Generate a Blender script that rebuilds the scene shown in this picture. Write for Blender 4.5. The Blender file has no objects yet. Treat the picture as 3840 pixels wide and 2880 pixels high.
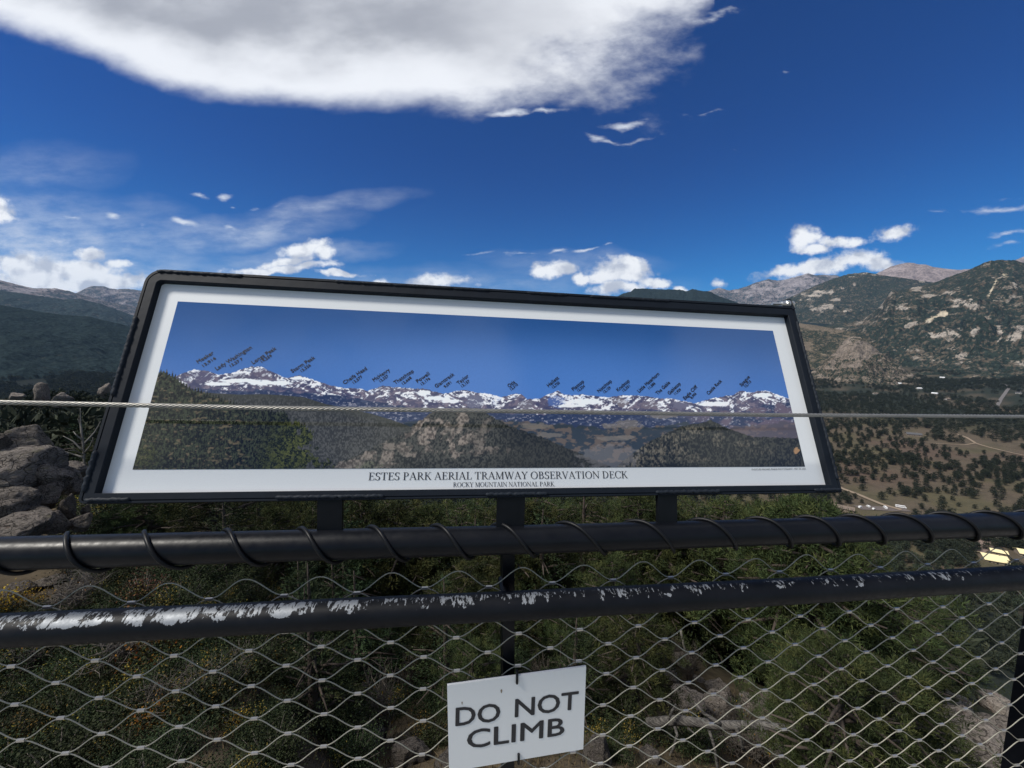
import bpy, bmesh, math, random
import numpy as np
from mathutils import Vector, Matrix, noise as mnoise

# ------------------------------------------------------------------ camera
sc = bpy.context.scene
C = sc.collection
F, PITCH, CAMZ = 1442.0, math.radians(6.0), 1.6
cam_d = bpy.data.cameras.new("camera"); cam = bpy.data.objects.new("camera", cam_d); C.objects.link(cam)
cam_d.sensor_fit = 'HORIZONTAL'; cam_d.sensor_width = 36.0; cam_d.lens = 36.0 * F / 3840.0
cam_d.clip_start = 0.02; cam_d.clip_end = 80000.0
cam.location = (0, 0, CAMZ); cam.rotation_euler = (math.radians(90) - PITCH, 0, 0)
sc.camera = cam
sc.view_settings.view_transform = 'Standard'
sc.view_settings.look = 'None'
sc.view_settings.exposure = 0.22
sc.view_settings.gamma = 1.0
sc.cycles.max_bounces = 6
sc.cycles.volume_bounces = 0
sc.cycles.diffuse_bounces = 3
sc.cycles.transparent_max_bounces = 8

def ray(px, py):
    """direction in the world of a point measured on the 3840 x 2880 photograph"""
    x = (px - 1920.0) / F; y = (1440.0 - py) / F
    c, s = math.cos(PITCH), math.sin(PITCH)
    return np.array([x, c + y * s, -s + y * c])
def uvdir(px, py):
    d = ray(px, py); return d[0] / d[1], d[2] / d[1]

# ------------------------------------------------------------------ sun
SUN_AZ, SUN_EL = math.radians(-112), math.radians(52)     # azimuth from +Y towards +X
sd = Vector((math.sin(SUN_AZ) * math.cos(SUN_EL), math.cos(SUN_AZ) * math.cos(SUN_EL), math.sin(SUN_EL)))
sun_d = bpy.data.lights.new("sun", 'SUN'); sun_d.energy = 4.0; sun_d.angle = math.radians(11); sun_d.color = (1.0, 0.95, 0.87)
sun = bpy.data.objects.new("sun", sun_d); C.objects.link(sun)
sun.rotation_euler = sd.to_track_quat('Z', 'Y').to_euler()

# ------------------------------------------------------------------ node helper
class NT:
    def __init__(s, tree): s.t = tree; s.n = tree.nodes; s.l = tree.links
    def new(s, typ, **kw):
        n = s.n.new(typ)
        for k, v in kw.items(): setattr(n, k, v)
        return n
    def link(s, a, b): s.l.new(a, b)
    def inp(s, sock, v):
        if isinstance(v, bpy.types.NodeSocket): s.l.new(v, sock)
        elif v is not None: sock.default_value = v
    def math(s, op, a, b=None, c=None, clamp=False):
        n = s.n.new('ShaderNodeMath'); n.operation = op; n.use_clamp = clamp
        s.inp(n.inputs[0], a); s.inp(n.inputs[1], b)
        if c is not None: s.inp(n.inputs[2], c)
        return n.outputs[0]
    def vmath(s, op, a, b=None):
        n = s.n.new('ShaderNodeVectorMath'); n.operation = op
        s.inp(n.inputs[0], a)
        if b is not None: s.inp(n.inputs[1], b)
        return n.outputs[1] if op in ('LENGTH', 'DOT_PRODUCT') else n.outputs[0]
    def mix(s, f, a, b, blend='MIX'):
        n = s.n.new('ShaderNodeMix'); n.data_type = 'RGBA'; n.blend_type = blend; n.clamp_factor = True
        s.inp(n.inputs[0], f)
        for i, v in ((6, a), (7, b)):
            if isinstance(v, (tuple, list)) and len(v) == 3: v = (*v, 1)
            s.inp(n.inputs[i], v)
        return n.outputs[2]
    def noise(s, vec, scale, detail=4, rough=0.55, dist=0.0, typ='FBM', lac=2.0):
        n = s.n.new('ShaderNodeTexNoise'); n.noise_dimensions = '3D'; n.noise_type = typ
        if vec is not None: s.l.new(vec, n.inputs['Vector'])
        n.inputs['Scale'].default_value = scale; n.inputs['Detail'].default_value = detail
        n.inputs['Roughness'].default_value = rough; n.inputs['Distortion'].default_value = dist
        n.inputs['Lacunarity'].default_value = lac
        return n.outputs['Fac']
    def ramp(s, f, stops, interp='LINEAR'):
        n = s.n.new('ShaderNodeValToRGB'); n.color_ramp.interpolation = interp
        e = n.color_ramp.elements
        while len(e) < len(stops): e.new(0.5)
        for el, (p, c) in zip(e, stops):
            el.position = p; el.color = (c, c, c, 1) if not isinstance(c, (tuple, list)) else (*c[:3], 1)
        s.inp(n.inputs[0], f)
        return n.outputs[0]
    def sstep(s, f, a, b, lo=0.0, hi=1.0):
        n = s.n.new('ShaderNodeMapRange'); n.interpolation_type = 'SMOOTHSTEP'
        s.inp(n.inputs[0], f)
        for i, v in ((1, a), (2, b), (3, lo), (4, hi)): s.inp(n.inputs[i], v)
        return n.outputs[0]
    def mapping(s, vec, loc=(0, 0, 0), rot=(0, 0, 0), scale=(1, 1, 1), typ='POINT'):
        n = s.n.new('ShaderNodeMapping'); n.vector_type = typ
        s.l.new(vec, n.inputs[0]); n.inputs[1].default_value = loc; n.inputs[2].default_value = rot; n.inputs[3].default_value = scale
        return n.outputs[0]

# ------------------------------------------------------------------ world: Nishita sky with clouds
world = bpy.data.worlds.new("World"); sc.world = world; world.use_nodes = True
w = NT(world.node_tree); w.n.clear()
sky = w.new('ShaderNodeTexSky'); sky.sky_type = 'NISHITA'; sky.sun_disc = False
sky.sun_elevation = SUN_EL; sky.sun_rotation = SUN_AZ
sky.altitude = 2700; sky.air_density = 1.0; sky.dust_density = 0.25; sky.ozone_density = 4.0
hs = w.new('ShaderNodeHueSaturation'); hs.inputs['Saturation'].default_value = 1.72; hs.inputs['Value'].default_value = 1.0
w.link(sky.outputs[0], hs.inputs['Color'])
SKY_STRENGTH = 0.064
tc = w.new('ShaderNodeTexCoord')
sep = w.new('ShaderNodeSeparateXYZ'); w.link(tc.outputs['Generated'], sep.inputs[0])
dx, dy, dz = sep.outputs
fy = w.math('MAXIMUM', dy, 0.06)
u = w.math('DIVIDE', dx, fy); v = w.math('DIVIDE', dz, fy)
cmb = w.new('ShaderNodeCombineXYZ'); w.link(u, cmb.inputs[0]); w.link(v, cmb.inputs[1])
uv = cmb.outputs[0]
# domain warp so that no cloud keeps an elliptical outline
nz = w.new('ShaderNodeTexNoise'); nz.inputs['Scale'].default_value = 5.0; nz.inputs['Detail'].default_value = 5.0
w.link(uv, nz.inputs['Vector'])
warp = w.vmath('SCALE', w.vmath('SUBTRACT', nz.outputs['Color'], (0.5, 0.5, 0.5))); warp.node.inputs[3].default_value = 0.10
uvw = w.vmath('ADD', uv, w.vmath('MULTIPLY', warp, (1, 1, 0)))
puff = w.noise(w.mapping(uv, scale=(1.0, 1.25, 1)), 15.0, 7, 0.52)
puff_up = w.noise(w.mapping(uv, loc=(-0.016, 0.034, 0), scale=(1.0, 1.25, 1)), 15.0, 4, 0.48)
puff_f = w.noise(w.mapping(uv, scale=(1.0, 1.3, 1)), 19.0, 8, 0.62)
streak = w.noise(w.mapping(uv, rot=(0, 0, -0.15), scale=(1.0, 3.2, 1)), 9.0, 7, 0.62)
def blobs(lst, vec, after=None):
    """lst of (px, py, half width px, half height px, tilt deg, strength) -> max field, 1 in the middle and 0 at the rim"""
    acc = None
    if after is not None:
        k = w.new('ShaderNodeCombineXYZ'); w.link(w.math('MULTIPLY', after, 1e-7), k.inputs[0]); vec = w.vmath('ADD', vec, k.outputs[0])
    for i, (px, py, rx, ry, tilt, st) in enumerate(lst):
        if i % 12 == 11:     # makes Cycles evaluate the clouds a dozen at a time (its shader stack is small)
            k = w.new('ShaderNodeCombineXYZ'); w.link(w.math('MULTIPLY', acc, 1e-7), k.inputs[0]); vec = w.vmath('ADD', vec, k.outputs[0])
        u0, v0 = uvdir(px, py); u1, _ = uvdir(px + rx, py); _, v1 = uvdir(px, py - ry)
        m = w.mapping(vec, loc=(u0, v0, 0), rot=(0, 0, math.radians(tilt)), scale=(abs(u1 - u0), abs(v1 - v0), 1), typ='TEXTURE')
        q = w.math('MULTIPLY_ADD', w.vmath('LENGTH', m), -st, st)
        acc = q if acc is None else w.math('MAXIMUM', acc, q)
    return acc
CUM = [(2080, 1018, 85, 34, 0, 1), (2030, 1022, 48, 30, 0, 1), (2128, 1014, 40, 28, 0, 1), (2190, 1050, 50, 20, 0, .9), (2330, 1030, 120, 52, 0, 1.1), (2365, 1003, 75, 40, 0, 1.1),
       (2440, 1062, 90, 30, 0, 1), (2330, 1085, 110, 32, 0, 1), (2535, 1083, 28, 14, 0, .8), (2268, 1045, 60, 34, 0, 1),
       (3020, 905, 62, 44, 0, 1), (3110, 915, 120, 28, 3, .9), (3050, 940, 70, 28, 0, .8), (3350, 868, 85, 38, 0, .75), (3210, 980, 120, 48, 0, 1),
       (3080, 1010, 150, 40, 8, 1), (2960, 1030, 120, 34, 10, .8), (3300, 1000, 130, 36, -5, .8), (2705, 1052, 32, 14, 0, .6),
       (1130, 945, 95, 36, 12, 1), (1190, 960, 55, 34, 0, 1), (1070, 985, 110, 20, 4, .9), (1050, 1005, 240, 16, 2, .9), (1260, 1025, 120, 10, -2, .9), (960, 1005, 120, 14, 0, .8),
       (330, 950, 80, 34, -10, .9), (440, 980, 75, 22, 0, .85), (250, 1010, 260, 62, -6, 1.1), (90, 1030, 220, 60, 0, 1.1), (430, 1050, 190, 42, -5, 1.05), (200, 1060, 420, 44, 0, 1),
       (1440, 1058, 45, 16, 0, .9), (1640, 1060, 130, 26, -3, .9), (1560, 1065, 40, 16, 0, .8), (10, 810, 70, 60, 0, .9), (70, 1010, 130, 50, 0, 1)]
WISP = [(1900, 414, 150, 26, 6, 1.0), (2060, 398, 90, 16, 8, .8), (830, 730, 45, 22, 0, .8), (735, 735, 40, 12, 0, .5), (865, 765, 34, 10, -8, .7), (960, 775, 46, 12, 0, .5), (1050, 775, 40, 12, 0, .4), (670, 835, 75, 16, -10, .85), (435, 795, 40, 22, -15, .7),
        (540, 848, 34, 18, 0, .6), (860, 832, 50, 14, -5, .7), (280, 790, 45, 10, 0, .5), (215, 890, 60, 18, 0, .55), (230, 860, 50, 14, 0, .5), (1290, 908, 16, 12, 0, .5),
        (1960, 960, 110, 12, 5, .8), (2100, 950, 50, 12, 6, .85), (2190, 942, 60, 10, 5, .8), (2260, 934, 34, 10, 0, .7), (1800, 965, 80, 8, 3, .4), (2350, 925, 30, 5, 0, .5),
        (2340, 450, 110, 24, 8, .6), (2230, 508, 95, 22, -8, .75), (2380, 508, 110, 14, 9, .65), (2640, 432, 150, 14, 2, .5), (2300, 520, 120, 14, 0, .6),
        (3740, 780, 230, 22, 7, .75), (3800, 735, 90, 16, 5, .5), (3790, 870, 140, 16, 6, .7), (3800, 905, 120, 18, 3, .75), (3530, 793, 70, 12, 3, .45), (3380, 655, 50, 18, 8, .22),
        (2950, 262, 22, 26, 0, .22), (2800, 570, 40, 12, 10, .2), (2700, 20, 140, 26, 22, .3), (2270, 1000, 60, 30, 10, .45), (2060, 985, 60, 10, 0, .4)]
VEIL = [(300, 1060, 900, 190, 0, .85), (60, 930, 760, 240, 4, .95), (1500, 1080, 1300, 90, 0, .45), (900, 870, 520, 90, 6, .75), (1180, 790, 460, 60, 10, .55), (350, 900, 520, 130, 0, .7), (100, 960, 520, 190, 0, 1.0), (1100, 960, 420, 50, 3, .6), (2150, 990, 420, 60, 0, .35), (120, 650, 420, 130, 8, .28)]
cum = w.math('ADD', blobs(CUM, uvw), w.math('MULTIPLY_ADD', w.math('SUBTRACT', puff_f, 0.5), 1.9, 0.10))
cum_d = w.sstep(cum, 0.02, 0.66)
wis = w.math('ADD', blobs(WISP, uvw, cum), w.math('MULTIPLY', w.math('SUBTRACT', streak, 0.52), 2.0))
wis_d = w.sstep(wis, 0.10, 0.95, 0.0, 0.85)
vei = w.math('MULTIPLY', w.math('MAXIMUM', blobs(VEIL, uvw, wis), 0.0), w.sstep(streak, 0.30, 0.72, 0.25, 1.0))
vei_d = w.math('MULTIPLY', vei, 0.95, clamp=True)
# the broad cloud bank over the top of the view: lower rim measured on the photograph
rim = [(-900, -40), (-300, 40), (0, 112), (160, 150), (420, 262), (620, 330), (800, 378), (960, 398), (1220, 405), (1500, 412), (1640, 416), (1760, 425), (1900, 418), (2050, 385), (2200, 352), (2380, 300), (2520, 232), (2600, 160), (2640, 60), (2680, -120), (2720, -700)]
pts = [uvdir(*p) for p in rim]
U0, U1, V0, V1 = -2.2, 0.75, -0.2, 2.2
fc = w.new('ShaderNodeFloatCurve'); cv = fc.mapping.curves[0]
pp = [((a - U0) / (U1 - U0), (b - V0) / (V1 - V0)) for a, b in pts]
pp = [(0.0, pp[0][1])] + [p for p in pp if 0.0 < p[0] < 1.0] + [(1.0, 1.0)]
while len(cv.points) < len(pp): cv.points.new(0.5, 0.5)
for q, (a, b) in zip(cv.points, pp): q.location = (a, min(1.0, b)); q.handle_type = 'AUTO_CLAMPED'
fc.mapping.update()
ux = w.new('ShaderNodeSeparateXYZ'); w.link(uvw, ux.inputs[0])
w.link(w.math('DIVIDE', w.math('SUBTRACT', w.math('ADD', w.math('MULTIPLY', u, 0.6), w.math('MULTIPLY', ux.outputs[0], 0.4)), U0), U1 - U0, clamp=True), fc.inputs['Value'])
edge = w.math('ADD', w.math('MULTIPLY', fc.outputs[0], V1 - V0), V0)
depth = w.math('SUBTRACT', v, edge)                     # how far inside the bank, in tangent units
fib = w.noise(w.mapping(uv, rot=(0, 0, -0.5), scale=(1.0, 1.9, 1)), 4.6, 7, 0.60)
ragged = w.sstep(u, -0.25, 0.40, 0.08, 0.66)            # rim is smooth on the left, torn on the right
depth_n = w.math('ADD', depth, w.math('MULTIPLY', w.math('SUBTRACT', fib, 0.5), ragged))
soft = w.sstep(u, -0.2, 0.45, 0.055, 0.30)
bank_d = w.sstep(w.math('DIVIDE', depth_n, soft), -0.25, 1.0)
inner = w.noise(w.mapping(uv, rot=(0, 0, -0.35), scale=(1.0, 2.2, 1)), 2.6, 6, 0.55)
grey = w.math('MULTIPLY', w.sstep(w.math('ADD', depth, w.math('MULTIPLY', w.math('SUBTRACT', inner, 0.5), 0.18)), 0.05, 0.17), w.sstep(u, -0.25, 0.22, 1.0, 0.12))
grey = w.math('MULTIPLY', grey, w.sstep(inner, 0.30, 0.60, 0.55, 1.0))
bank_c = w.mix(grey, (0.80, 0.82, 0.86), (0.35, 0.365, 0.41))
bank_c = w.mix(w.math('MULTIPLY', w.sstep(inner, 0.42, 0.66), w.sstep(u, -0.25, 0.3, 0.0, 0.5)), bank_c, (0.45, 0.465, 0.51))
lit = w.sstep(w.math('SUBTRACT', puff, puff_up), -0.20, 0.08)
cum_c = w.mix(lit, (0.50, 0.53, 0.60), (0.90, 0.91, 0.92))
bg = w.new('ShaderNodeVectorMath', operation='SCALE'); w.link(w.vmath('MULTIPLY', hs.outputs[0], w.mix(w.sstep(dz, .02, .42), (1.02, 1.24, 1.32), (.56, .71, 1.10))), bg.inputs[0]); bg.inputs[3].default_value = SKY_STRENGTH
front = w.math('MULTIPLY', w.sstep(dy, 0.06, 0.14), w.sstep(dz, -0.02, 0.01))
col = w.mix(w.math('MULTIPLY', vei_d, front), bg.outputs[0], (0.66, 0.71, 0.79))
col = w.mix(w.math('MULTIPLY', wis_d, front), col, (0.74, 0.78, 0.84))
col = w.mix(w.math('MULTIPLY', bank_d, front), col, bank_c)
col = w.mix(w.math('MULTIPLY', cum_d, front), col, cum_c)
# overhead and behind the photographer: broken cloud
back_n = w.noise(tc.outputs['Generated'], 2.4, 6, 0.55)
back = w.math('MULTIPLY', w.math('MULTIPLY', w.sstep(back_n, 0.40, 0.62), w.sstep(dz, 0.0, 0.12)), w.sstep(dy, 0.14, 0.06))
col = w.mix(back, col, (0.46, 0.48, 0.53))
out_bg = w.new('ShaderNodeBackground'); w.link(col, out_bg.inputs[0]); out_bg.inputs[1].default_value = 1.0
wo = w.new('ShaderNodeOutputWorld'); w.link(out_bg.outputs[0], wo.inputs[0])
world.cycles.sampling_method = 'MANUAL'; world.cycles.sample_map_resolution = 256

# ------------------------------------------------------------------ object helpers
def tag(o, label=None, cat=None, group=None, kind=None):
    if label: o['label'] = label
    if cat: o['category'] = cat
    if group: o['group'] = group
    if kind: o['kind'] = kind
    return o
def empty(name, loc=(0, 0, 0), rz=0.0, label=None, cat=None, group=None):
    o = bpy.data.objects.new(name, None); C.objects.link(o); o.location = loc; o.rotation_euler = (0, 0, rz); o.empty_display_size = 0.1
    return tag(o, label, cat, group)
def link(name, me, parent=None):
    o = bpy.data.objects.new(name, me); C.objects.link(o)
    if parent: o.parent = parent
    return o
def mesh(name, V, Fs, mat=None, smooth=False):
    """V (n,3); Fs a list of index tuples, or an int array (m,3) / (m,4)"""
    me = bpy.data.meshes.new(name)
    if isinstance(Fs, np.ndarray):
        V = np.asarray(V, np.float32); m, k = Fs.shape
        me.vertices.add(len(V)); me.vertices.foreach_set('co', V.ravel())
        me.loops.add(m * k); me.loops.foreach_set('vertex_index', Fs.astype(np.int32).ravel())
        me.polygons.add(m); me.polygons.foreach_set('loop_start', np.arange(0, m * k, k, dtype=np.int32))
        try: me.polygons.foreach_set('loop_total', np.full(m, k, np.int32))
        except Exception: pass
        me.update(calc_edges=True); me.validate()
    else:
        me.from_pydata([tuple(map(float, p)) for p in V], [], Fs); me.update()
    if mat: me.materials.append(mat)
    if smooth: me.polygons.foreach_set('use_smooth', np.ones(len(me.polygons), bool))
    return me
def color_attr(me, name, cols):
    a = me.color_attributes.new(name, 'FLOAT_COLOR', 'POINT')
    c = np.ones((len(me.vertices), 4), np.float32); c[:, :cols.shape[1]] = cols
    a.data.foreach_set('color', c.ravel())
class MB:
    """collects plain shapes into one mesh"""
    def __init__(s): s.v = []; s.f = []
    def add(s, V, Fs):
        o = len(s.v); s.v += [tuple(p) for p in V]; s.f += [tuple(i + o for i in f) for f in Fs]
    def box(s, x0, x1, y0, y1, z0, z1):
        s.add([(x0, y0, z0), (x1, y0, z0), (x1, y1, z0), (x0, y1, z0), (x0, y0, z1), (x1, y0, z1), (x1, y1, z1), (x0, y1, z1)],
              [(0, 3, 2, 1), (4, 5, 6, 7), (0, 1, 5, 4), (1, 2, 6, 5), (2, 3, 7, 6), (3, 0, 4, 7)])
    def tube(s, path, r, seg=8, cap=True):
        path = [Vector(p) for p in path]; n = len(path); rr = r if hasattr(r, '__len__') else [r] * n
        V = []; Fs = []; ref = None
        for i, p in enumerate(path):
            t = (path[min(i + 1, n - 1)] - path[max(i - 1, 0)]).normalized()
            if ref is None: ref = t.orthogonal().normalized()
            ref = (ref - t * ref.dot(t))
            ref = ref.normalized() if ref.length > 1e-6 else t.orthogonal().normalized()
            b = t.cross(ref)
            for k in range(seg):
                a = 2 * math.pi * k / seg; V.append(p + (ref * math.cos(a) + b * math.sin(a)) * rr[i])
        for i in range(n - 1):
            for k in range(seg):
                a, b2 = i * seg + k, i * seg + (k + 1) % seg; Fs.append((a, b2, b2 + seg, a + seg))
        if cap: Fs += [tuple(range(seg))[::-1], tuple(range((n - 1) * seg, n * seg))]
        s.add(V, Fs)
    def mesh(s, name, mat=None, smooth=False): return mesh(name, s.v, s.f, mat, smooth)
    def obj(s, name, mat=None, parent=None, smooth=False): return link(name, s.mesh(name, mat, smooth), parent)

def mat_new(name):
    m = bpy.data.materials.new(name); m.use_nodes = True; t = NT(m.node_tree); t.n.clear()
    b = t.new('ShaderNodeBsdfPrincipled'); o = t.new('ShaderNodeOutputMaterial'); t.link(b.outputs[0], o.inputs[0])
    return m, t, b
def bump(t, b, h, strength=0.3, dist=0.01):
    n = t.new('ShaderNodeBump'); n.inputs['Strength'].default_value = strength; n.inputs['Distance'].default_value = dist
    t.link(h, n.inputs['Height']); t.link(n.outputs[0], b.inputs['Normal'])
def simple(name, c, rough=0.6, metal=0.0, var=0.25, scale=30.0, spec=None, bmp=0.0):
    m, t, b = mat_new(name); g = t.new('ShaderNodeTexCoord').outputs['Object']
    n = t.noise(g, scale, 5)
    t.link(t.mix(n, tuple(x * (1 - var) for x in c), tuple(min(1, x * (1 + var)) for x in c)), b.inputs['Base Color'])
    b.inputs['Roughness'].default_value = rough; b.inputs['Metallic'].default_value = metal
    if spec is not None: b.inputs['Specular IOR Level'].default_value = spec
    if bmp: bump(t, b, n, bmp, 0.004)
    return m

# numpy noise
def _h(ix, iy, seed):
    n = (ix.astype(np.int64) * 374761393 + iy.astype(np.int64) * 668265263 + seed * 974634777) & 0x7fffffff
    n = ((n ^ (n >> 13)) * 1274126177) & 0x7fffffff
    n = n ^ (n >> 16)
    return (n & 0xffff) / 65535.0
def vnoise(x, y, seed=0):
    x = np.asarray(x, float); y = np.asarray(y, float)
    ix, iy = np.floor(x), np.floor(y); fx, fy_ = x - ix, y - iy
    fx = fx * fx * (3 - 2 * fx); fy_ = fy_ * fy_ * (3 - 2 * fy_)
    a, b, c, d = _h(ix, iy, seed), _h(ix + 1, iy, seed), _h(ix, iy + 1, seed), _h(ix + 1, iy + 1, seed)
    return (a * (1 - fx) + b * fx) * (1 - fy_) + (c * (1 - fx) + d * fx) * fy_
def fbm(x, y, seed=0, octv=5, gain=0.5):
    s = 0; a = 1; tot = 0; x = np.asarray(x, float); y = np.asarray(y, float)
    for i in range(octv):
        s = s + a * vnoise(x, y, seed + i * 17); tot += a; a *= gain; x = x * 2.03 + 11.7; y = y * 2.03 + 5.3
    return s / tot
def ridged(x, y, seed=0, octv=5):
    s = 0; a = 1; tot = 0
    for i in range(octv):
        s = s + a * (1 - np.abs(2 * vnoise(x, y, seed + i * 13) - 1)); tot += a; a *= 0.5; x = x * 2.1 + 3.1; y = y * 2.1 + 7.7
    return s / tot
def ss(x, a, b):
    t = np.clip((x - a) / (b - a), 0, 1); return t * t * (3 - 2 * t)
def lin(c):
    c = np.asarray(c, float) / 255.0
    return np.where(c <= 0.04045, c / 12.92, ((c + 0.055) / 1.055) ** 2.4)
#@@TERRAIN

# ------------------------------------------------------------------ terrain
RR = np.array([0, 3, 5, 8, 12, 20, 40, 80, 150, 250, 350, 500, 620, 800, 1200, 2000, 2800, 3500, 5000, 9000, 16000.])
ZR = np.array([-2.2, -3.0, -4.7, -6.9, -9.6, -14.2, -25, -47, -86, -137, -175, -207, -219, -222, -221, -197, -160, -120, -60, 0, 0.])
ZL = np.array([-2.0, -2.3, -3.1, -4.0, -4.5, -5.4, -9.5, -17, -21, -23, -38, -80, -105, -132, -150, -128, -70, -30, 0, 0, 0.])
def ground(x, y):
    x = np.asarray(x, float); y = np.asarray(y, float)
    r = np.hypot(x, y); az = np.degrees(np.arctan2(x, y))
    wl = 1 - ss(az, -43, -20)
    lr = np.log(np.maximum(r, 1e-3) + 1.5); L = np.log(RR + 1.5)
    z = np.interp(lr, L, ZR) * (1 - wl) + np.interp(lr, L, ZL) * wl
    amp = np.clip(r * 0.045, 0.12, 9.0) * (1 - 0.6 * ss(r, 450, 700) * ss(az, 0, 20))
    z = z + amp * (fbm(x / np.clip(r * 0.5, 3, 160).round(-1).clip(6) * 0 + x / 7.0, y / 7.0, 3, 4) - 0.5) * np.clip(1.2 - r / 120, 0.0, 1)
    z = z + np.clip(r / 80 - 0.5, 0, 1) * amp * 1.6 * (fbm(x / 140.0, y / 140.0, 5, 5) - 0.5)
    return z
def hit(px, py, r0=2.0, r1=6000.0, lift=0.0):
    d = ray(px, py); h = math.hypot(d[0], d[1])
    r = np.exp(np.linspace(math.log(r0), math.log(r1), 5000)); t = r / h
    X, Y, Z = d[0] * t, d[1] * t, CAMZ + d[2] * t
    i = np.argmax(Z < ground(X, Y))
    return np.array([X[i], Y[i], float(ground(X[i], Y[i])) + lift])
def at(px, py, r):
    d = ray(px, py); t = r / math.hypot(d[0], d[1]); return np.array([d[0] * t, d[1] * t, CAMZ + d[2] * t])
def px_of(X, Y, Z):
    c, s = math.cos(PITCH), math.sin(PITCH); Z = Z - CAMZ
    fw = np.maximum(Y * c - Z * s, 1e-3); up = Y * s + Z * c
    return 1920 + F * X / fw, 1440 - F * up / fw

# ground sheet, polar grid round the deck
na, nr = 520, 300
az = np.radians(np.linspace(-118, 118, na)); rr = np.exp(np.linspace(math.log(1.2), math.log(17000), nr))
A, R = np.meshgrid(az, rr, indexing='ij'); X = R * np.sin(A); Y = R * np.cos(A); Z = ground(X, Y)
V = np.stack([X, Y, Z], -1).reshape(-1, 3)
I = np.arange(na * nr).reshape(na, nr)
Q = np.stack([I[:-1, :-1], I[:-1, 1:], I[1:, 1:], I[1:, :-1]], -1).reshape(-1, 4)
azd = np.degrees(A)
soil = np.array([.060, .047, .034]); grass = np.array([.115, .090, .058]); hillc = np.array([.122, .098, .070]); wood = np.array([.030, .037, .027]); red = np.array([.122, .088, .066]); green = np.array([.108, .097, .055])
n1 = fbm(X / 3.0, Y / 3.0, 21, 4); n2 = fbm(X / 170.0, Y / 170.0, 22, 5); n3 = fbm(X / 60.0, Y / 60.0, 29, 4)
def L3(a, b, t): return a * (1 - t[..., None]) + b * t[..., None]
colr = L3(np.broadcast_to(soil, X.shape + (3,)), np.broadcast_to(grass, X.shape + (3,)), ss(n1, .40, .62))
hill = L3(np.broadcast_to(hillc, X.shape + (3,)), np.broadcast_to(red, X.shape + (3,)), ss(n2, .52, .68))
hill = L3(hill, np.broadcast_to(green, X.shape + (3,)), ss(n3, .5, .66) * .8)
colr = L3(colr, hill, ss(R, 420, 560) * ss(azd, 5, 25))
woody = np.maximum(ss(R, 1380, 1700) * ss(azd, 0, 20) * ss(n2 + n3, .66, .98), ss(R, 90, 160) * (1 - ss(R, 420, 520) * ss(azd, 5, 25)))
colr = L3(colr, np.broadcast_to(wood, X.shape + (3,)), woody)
leftm = ss(-azd, 30, 38) * ss(R, 900, 1100) * (1 - ss(R, 1900, 2100)) * ss(n3, .48, .6)
colr = L3(colr, np.broadcast_to(np.array([.13, .11, .08]), X.shape + (3,)), leftm * .3)
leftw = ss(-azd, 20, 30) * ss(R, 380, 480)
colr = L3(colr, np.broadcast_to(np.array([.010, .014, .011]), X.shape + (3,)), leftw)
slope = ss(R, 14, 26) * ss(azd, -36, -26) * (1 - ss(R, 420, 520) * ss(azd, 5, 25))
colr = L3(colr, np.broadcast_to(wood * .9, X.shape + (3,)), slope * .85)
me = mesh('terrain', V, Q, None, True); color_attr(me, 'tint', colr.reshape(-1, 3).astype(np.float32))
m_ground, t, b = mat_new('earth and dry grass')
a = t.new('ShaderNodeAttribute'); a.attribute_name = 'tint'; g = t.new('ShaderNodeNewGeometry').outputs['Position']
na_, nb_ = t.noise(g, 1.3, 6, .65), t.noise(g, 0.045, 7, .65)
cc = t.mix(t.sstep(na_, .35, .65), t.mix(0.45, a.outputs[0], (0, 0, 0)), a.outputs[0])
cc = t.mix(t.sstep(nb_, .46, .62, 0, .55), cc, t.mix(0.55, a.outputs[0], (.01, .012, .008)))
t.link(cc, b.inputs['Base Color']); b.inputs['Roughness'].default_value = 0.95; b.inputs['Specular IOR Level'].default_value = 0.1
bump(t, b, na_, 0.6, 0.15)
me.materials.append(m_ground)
tag(link('terrain', me), kind='structure')

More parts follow.
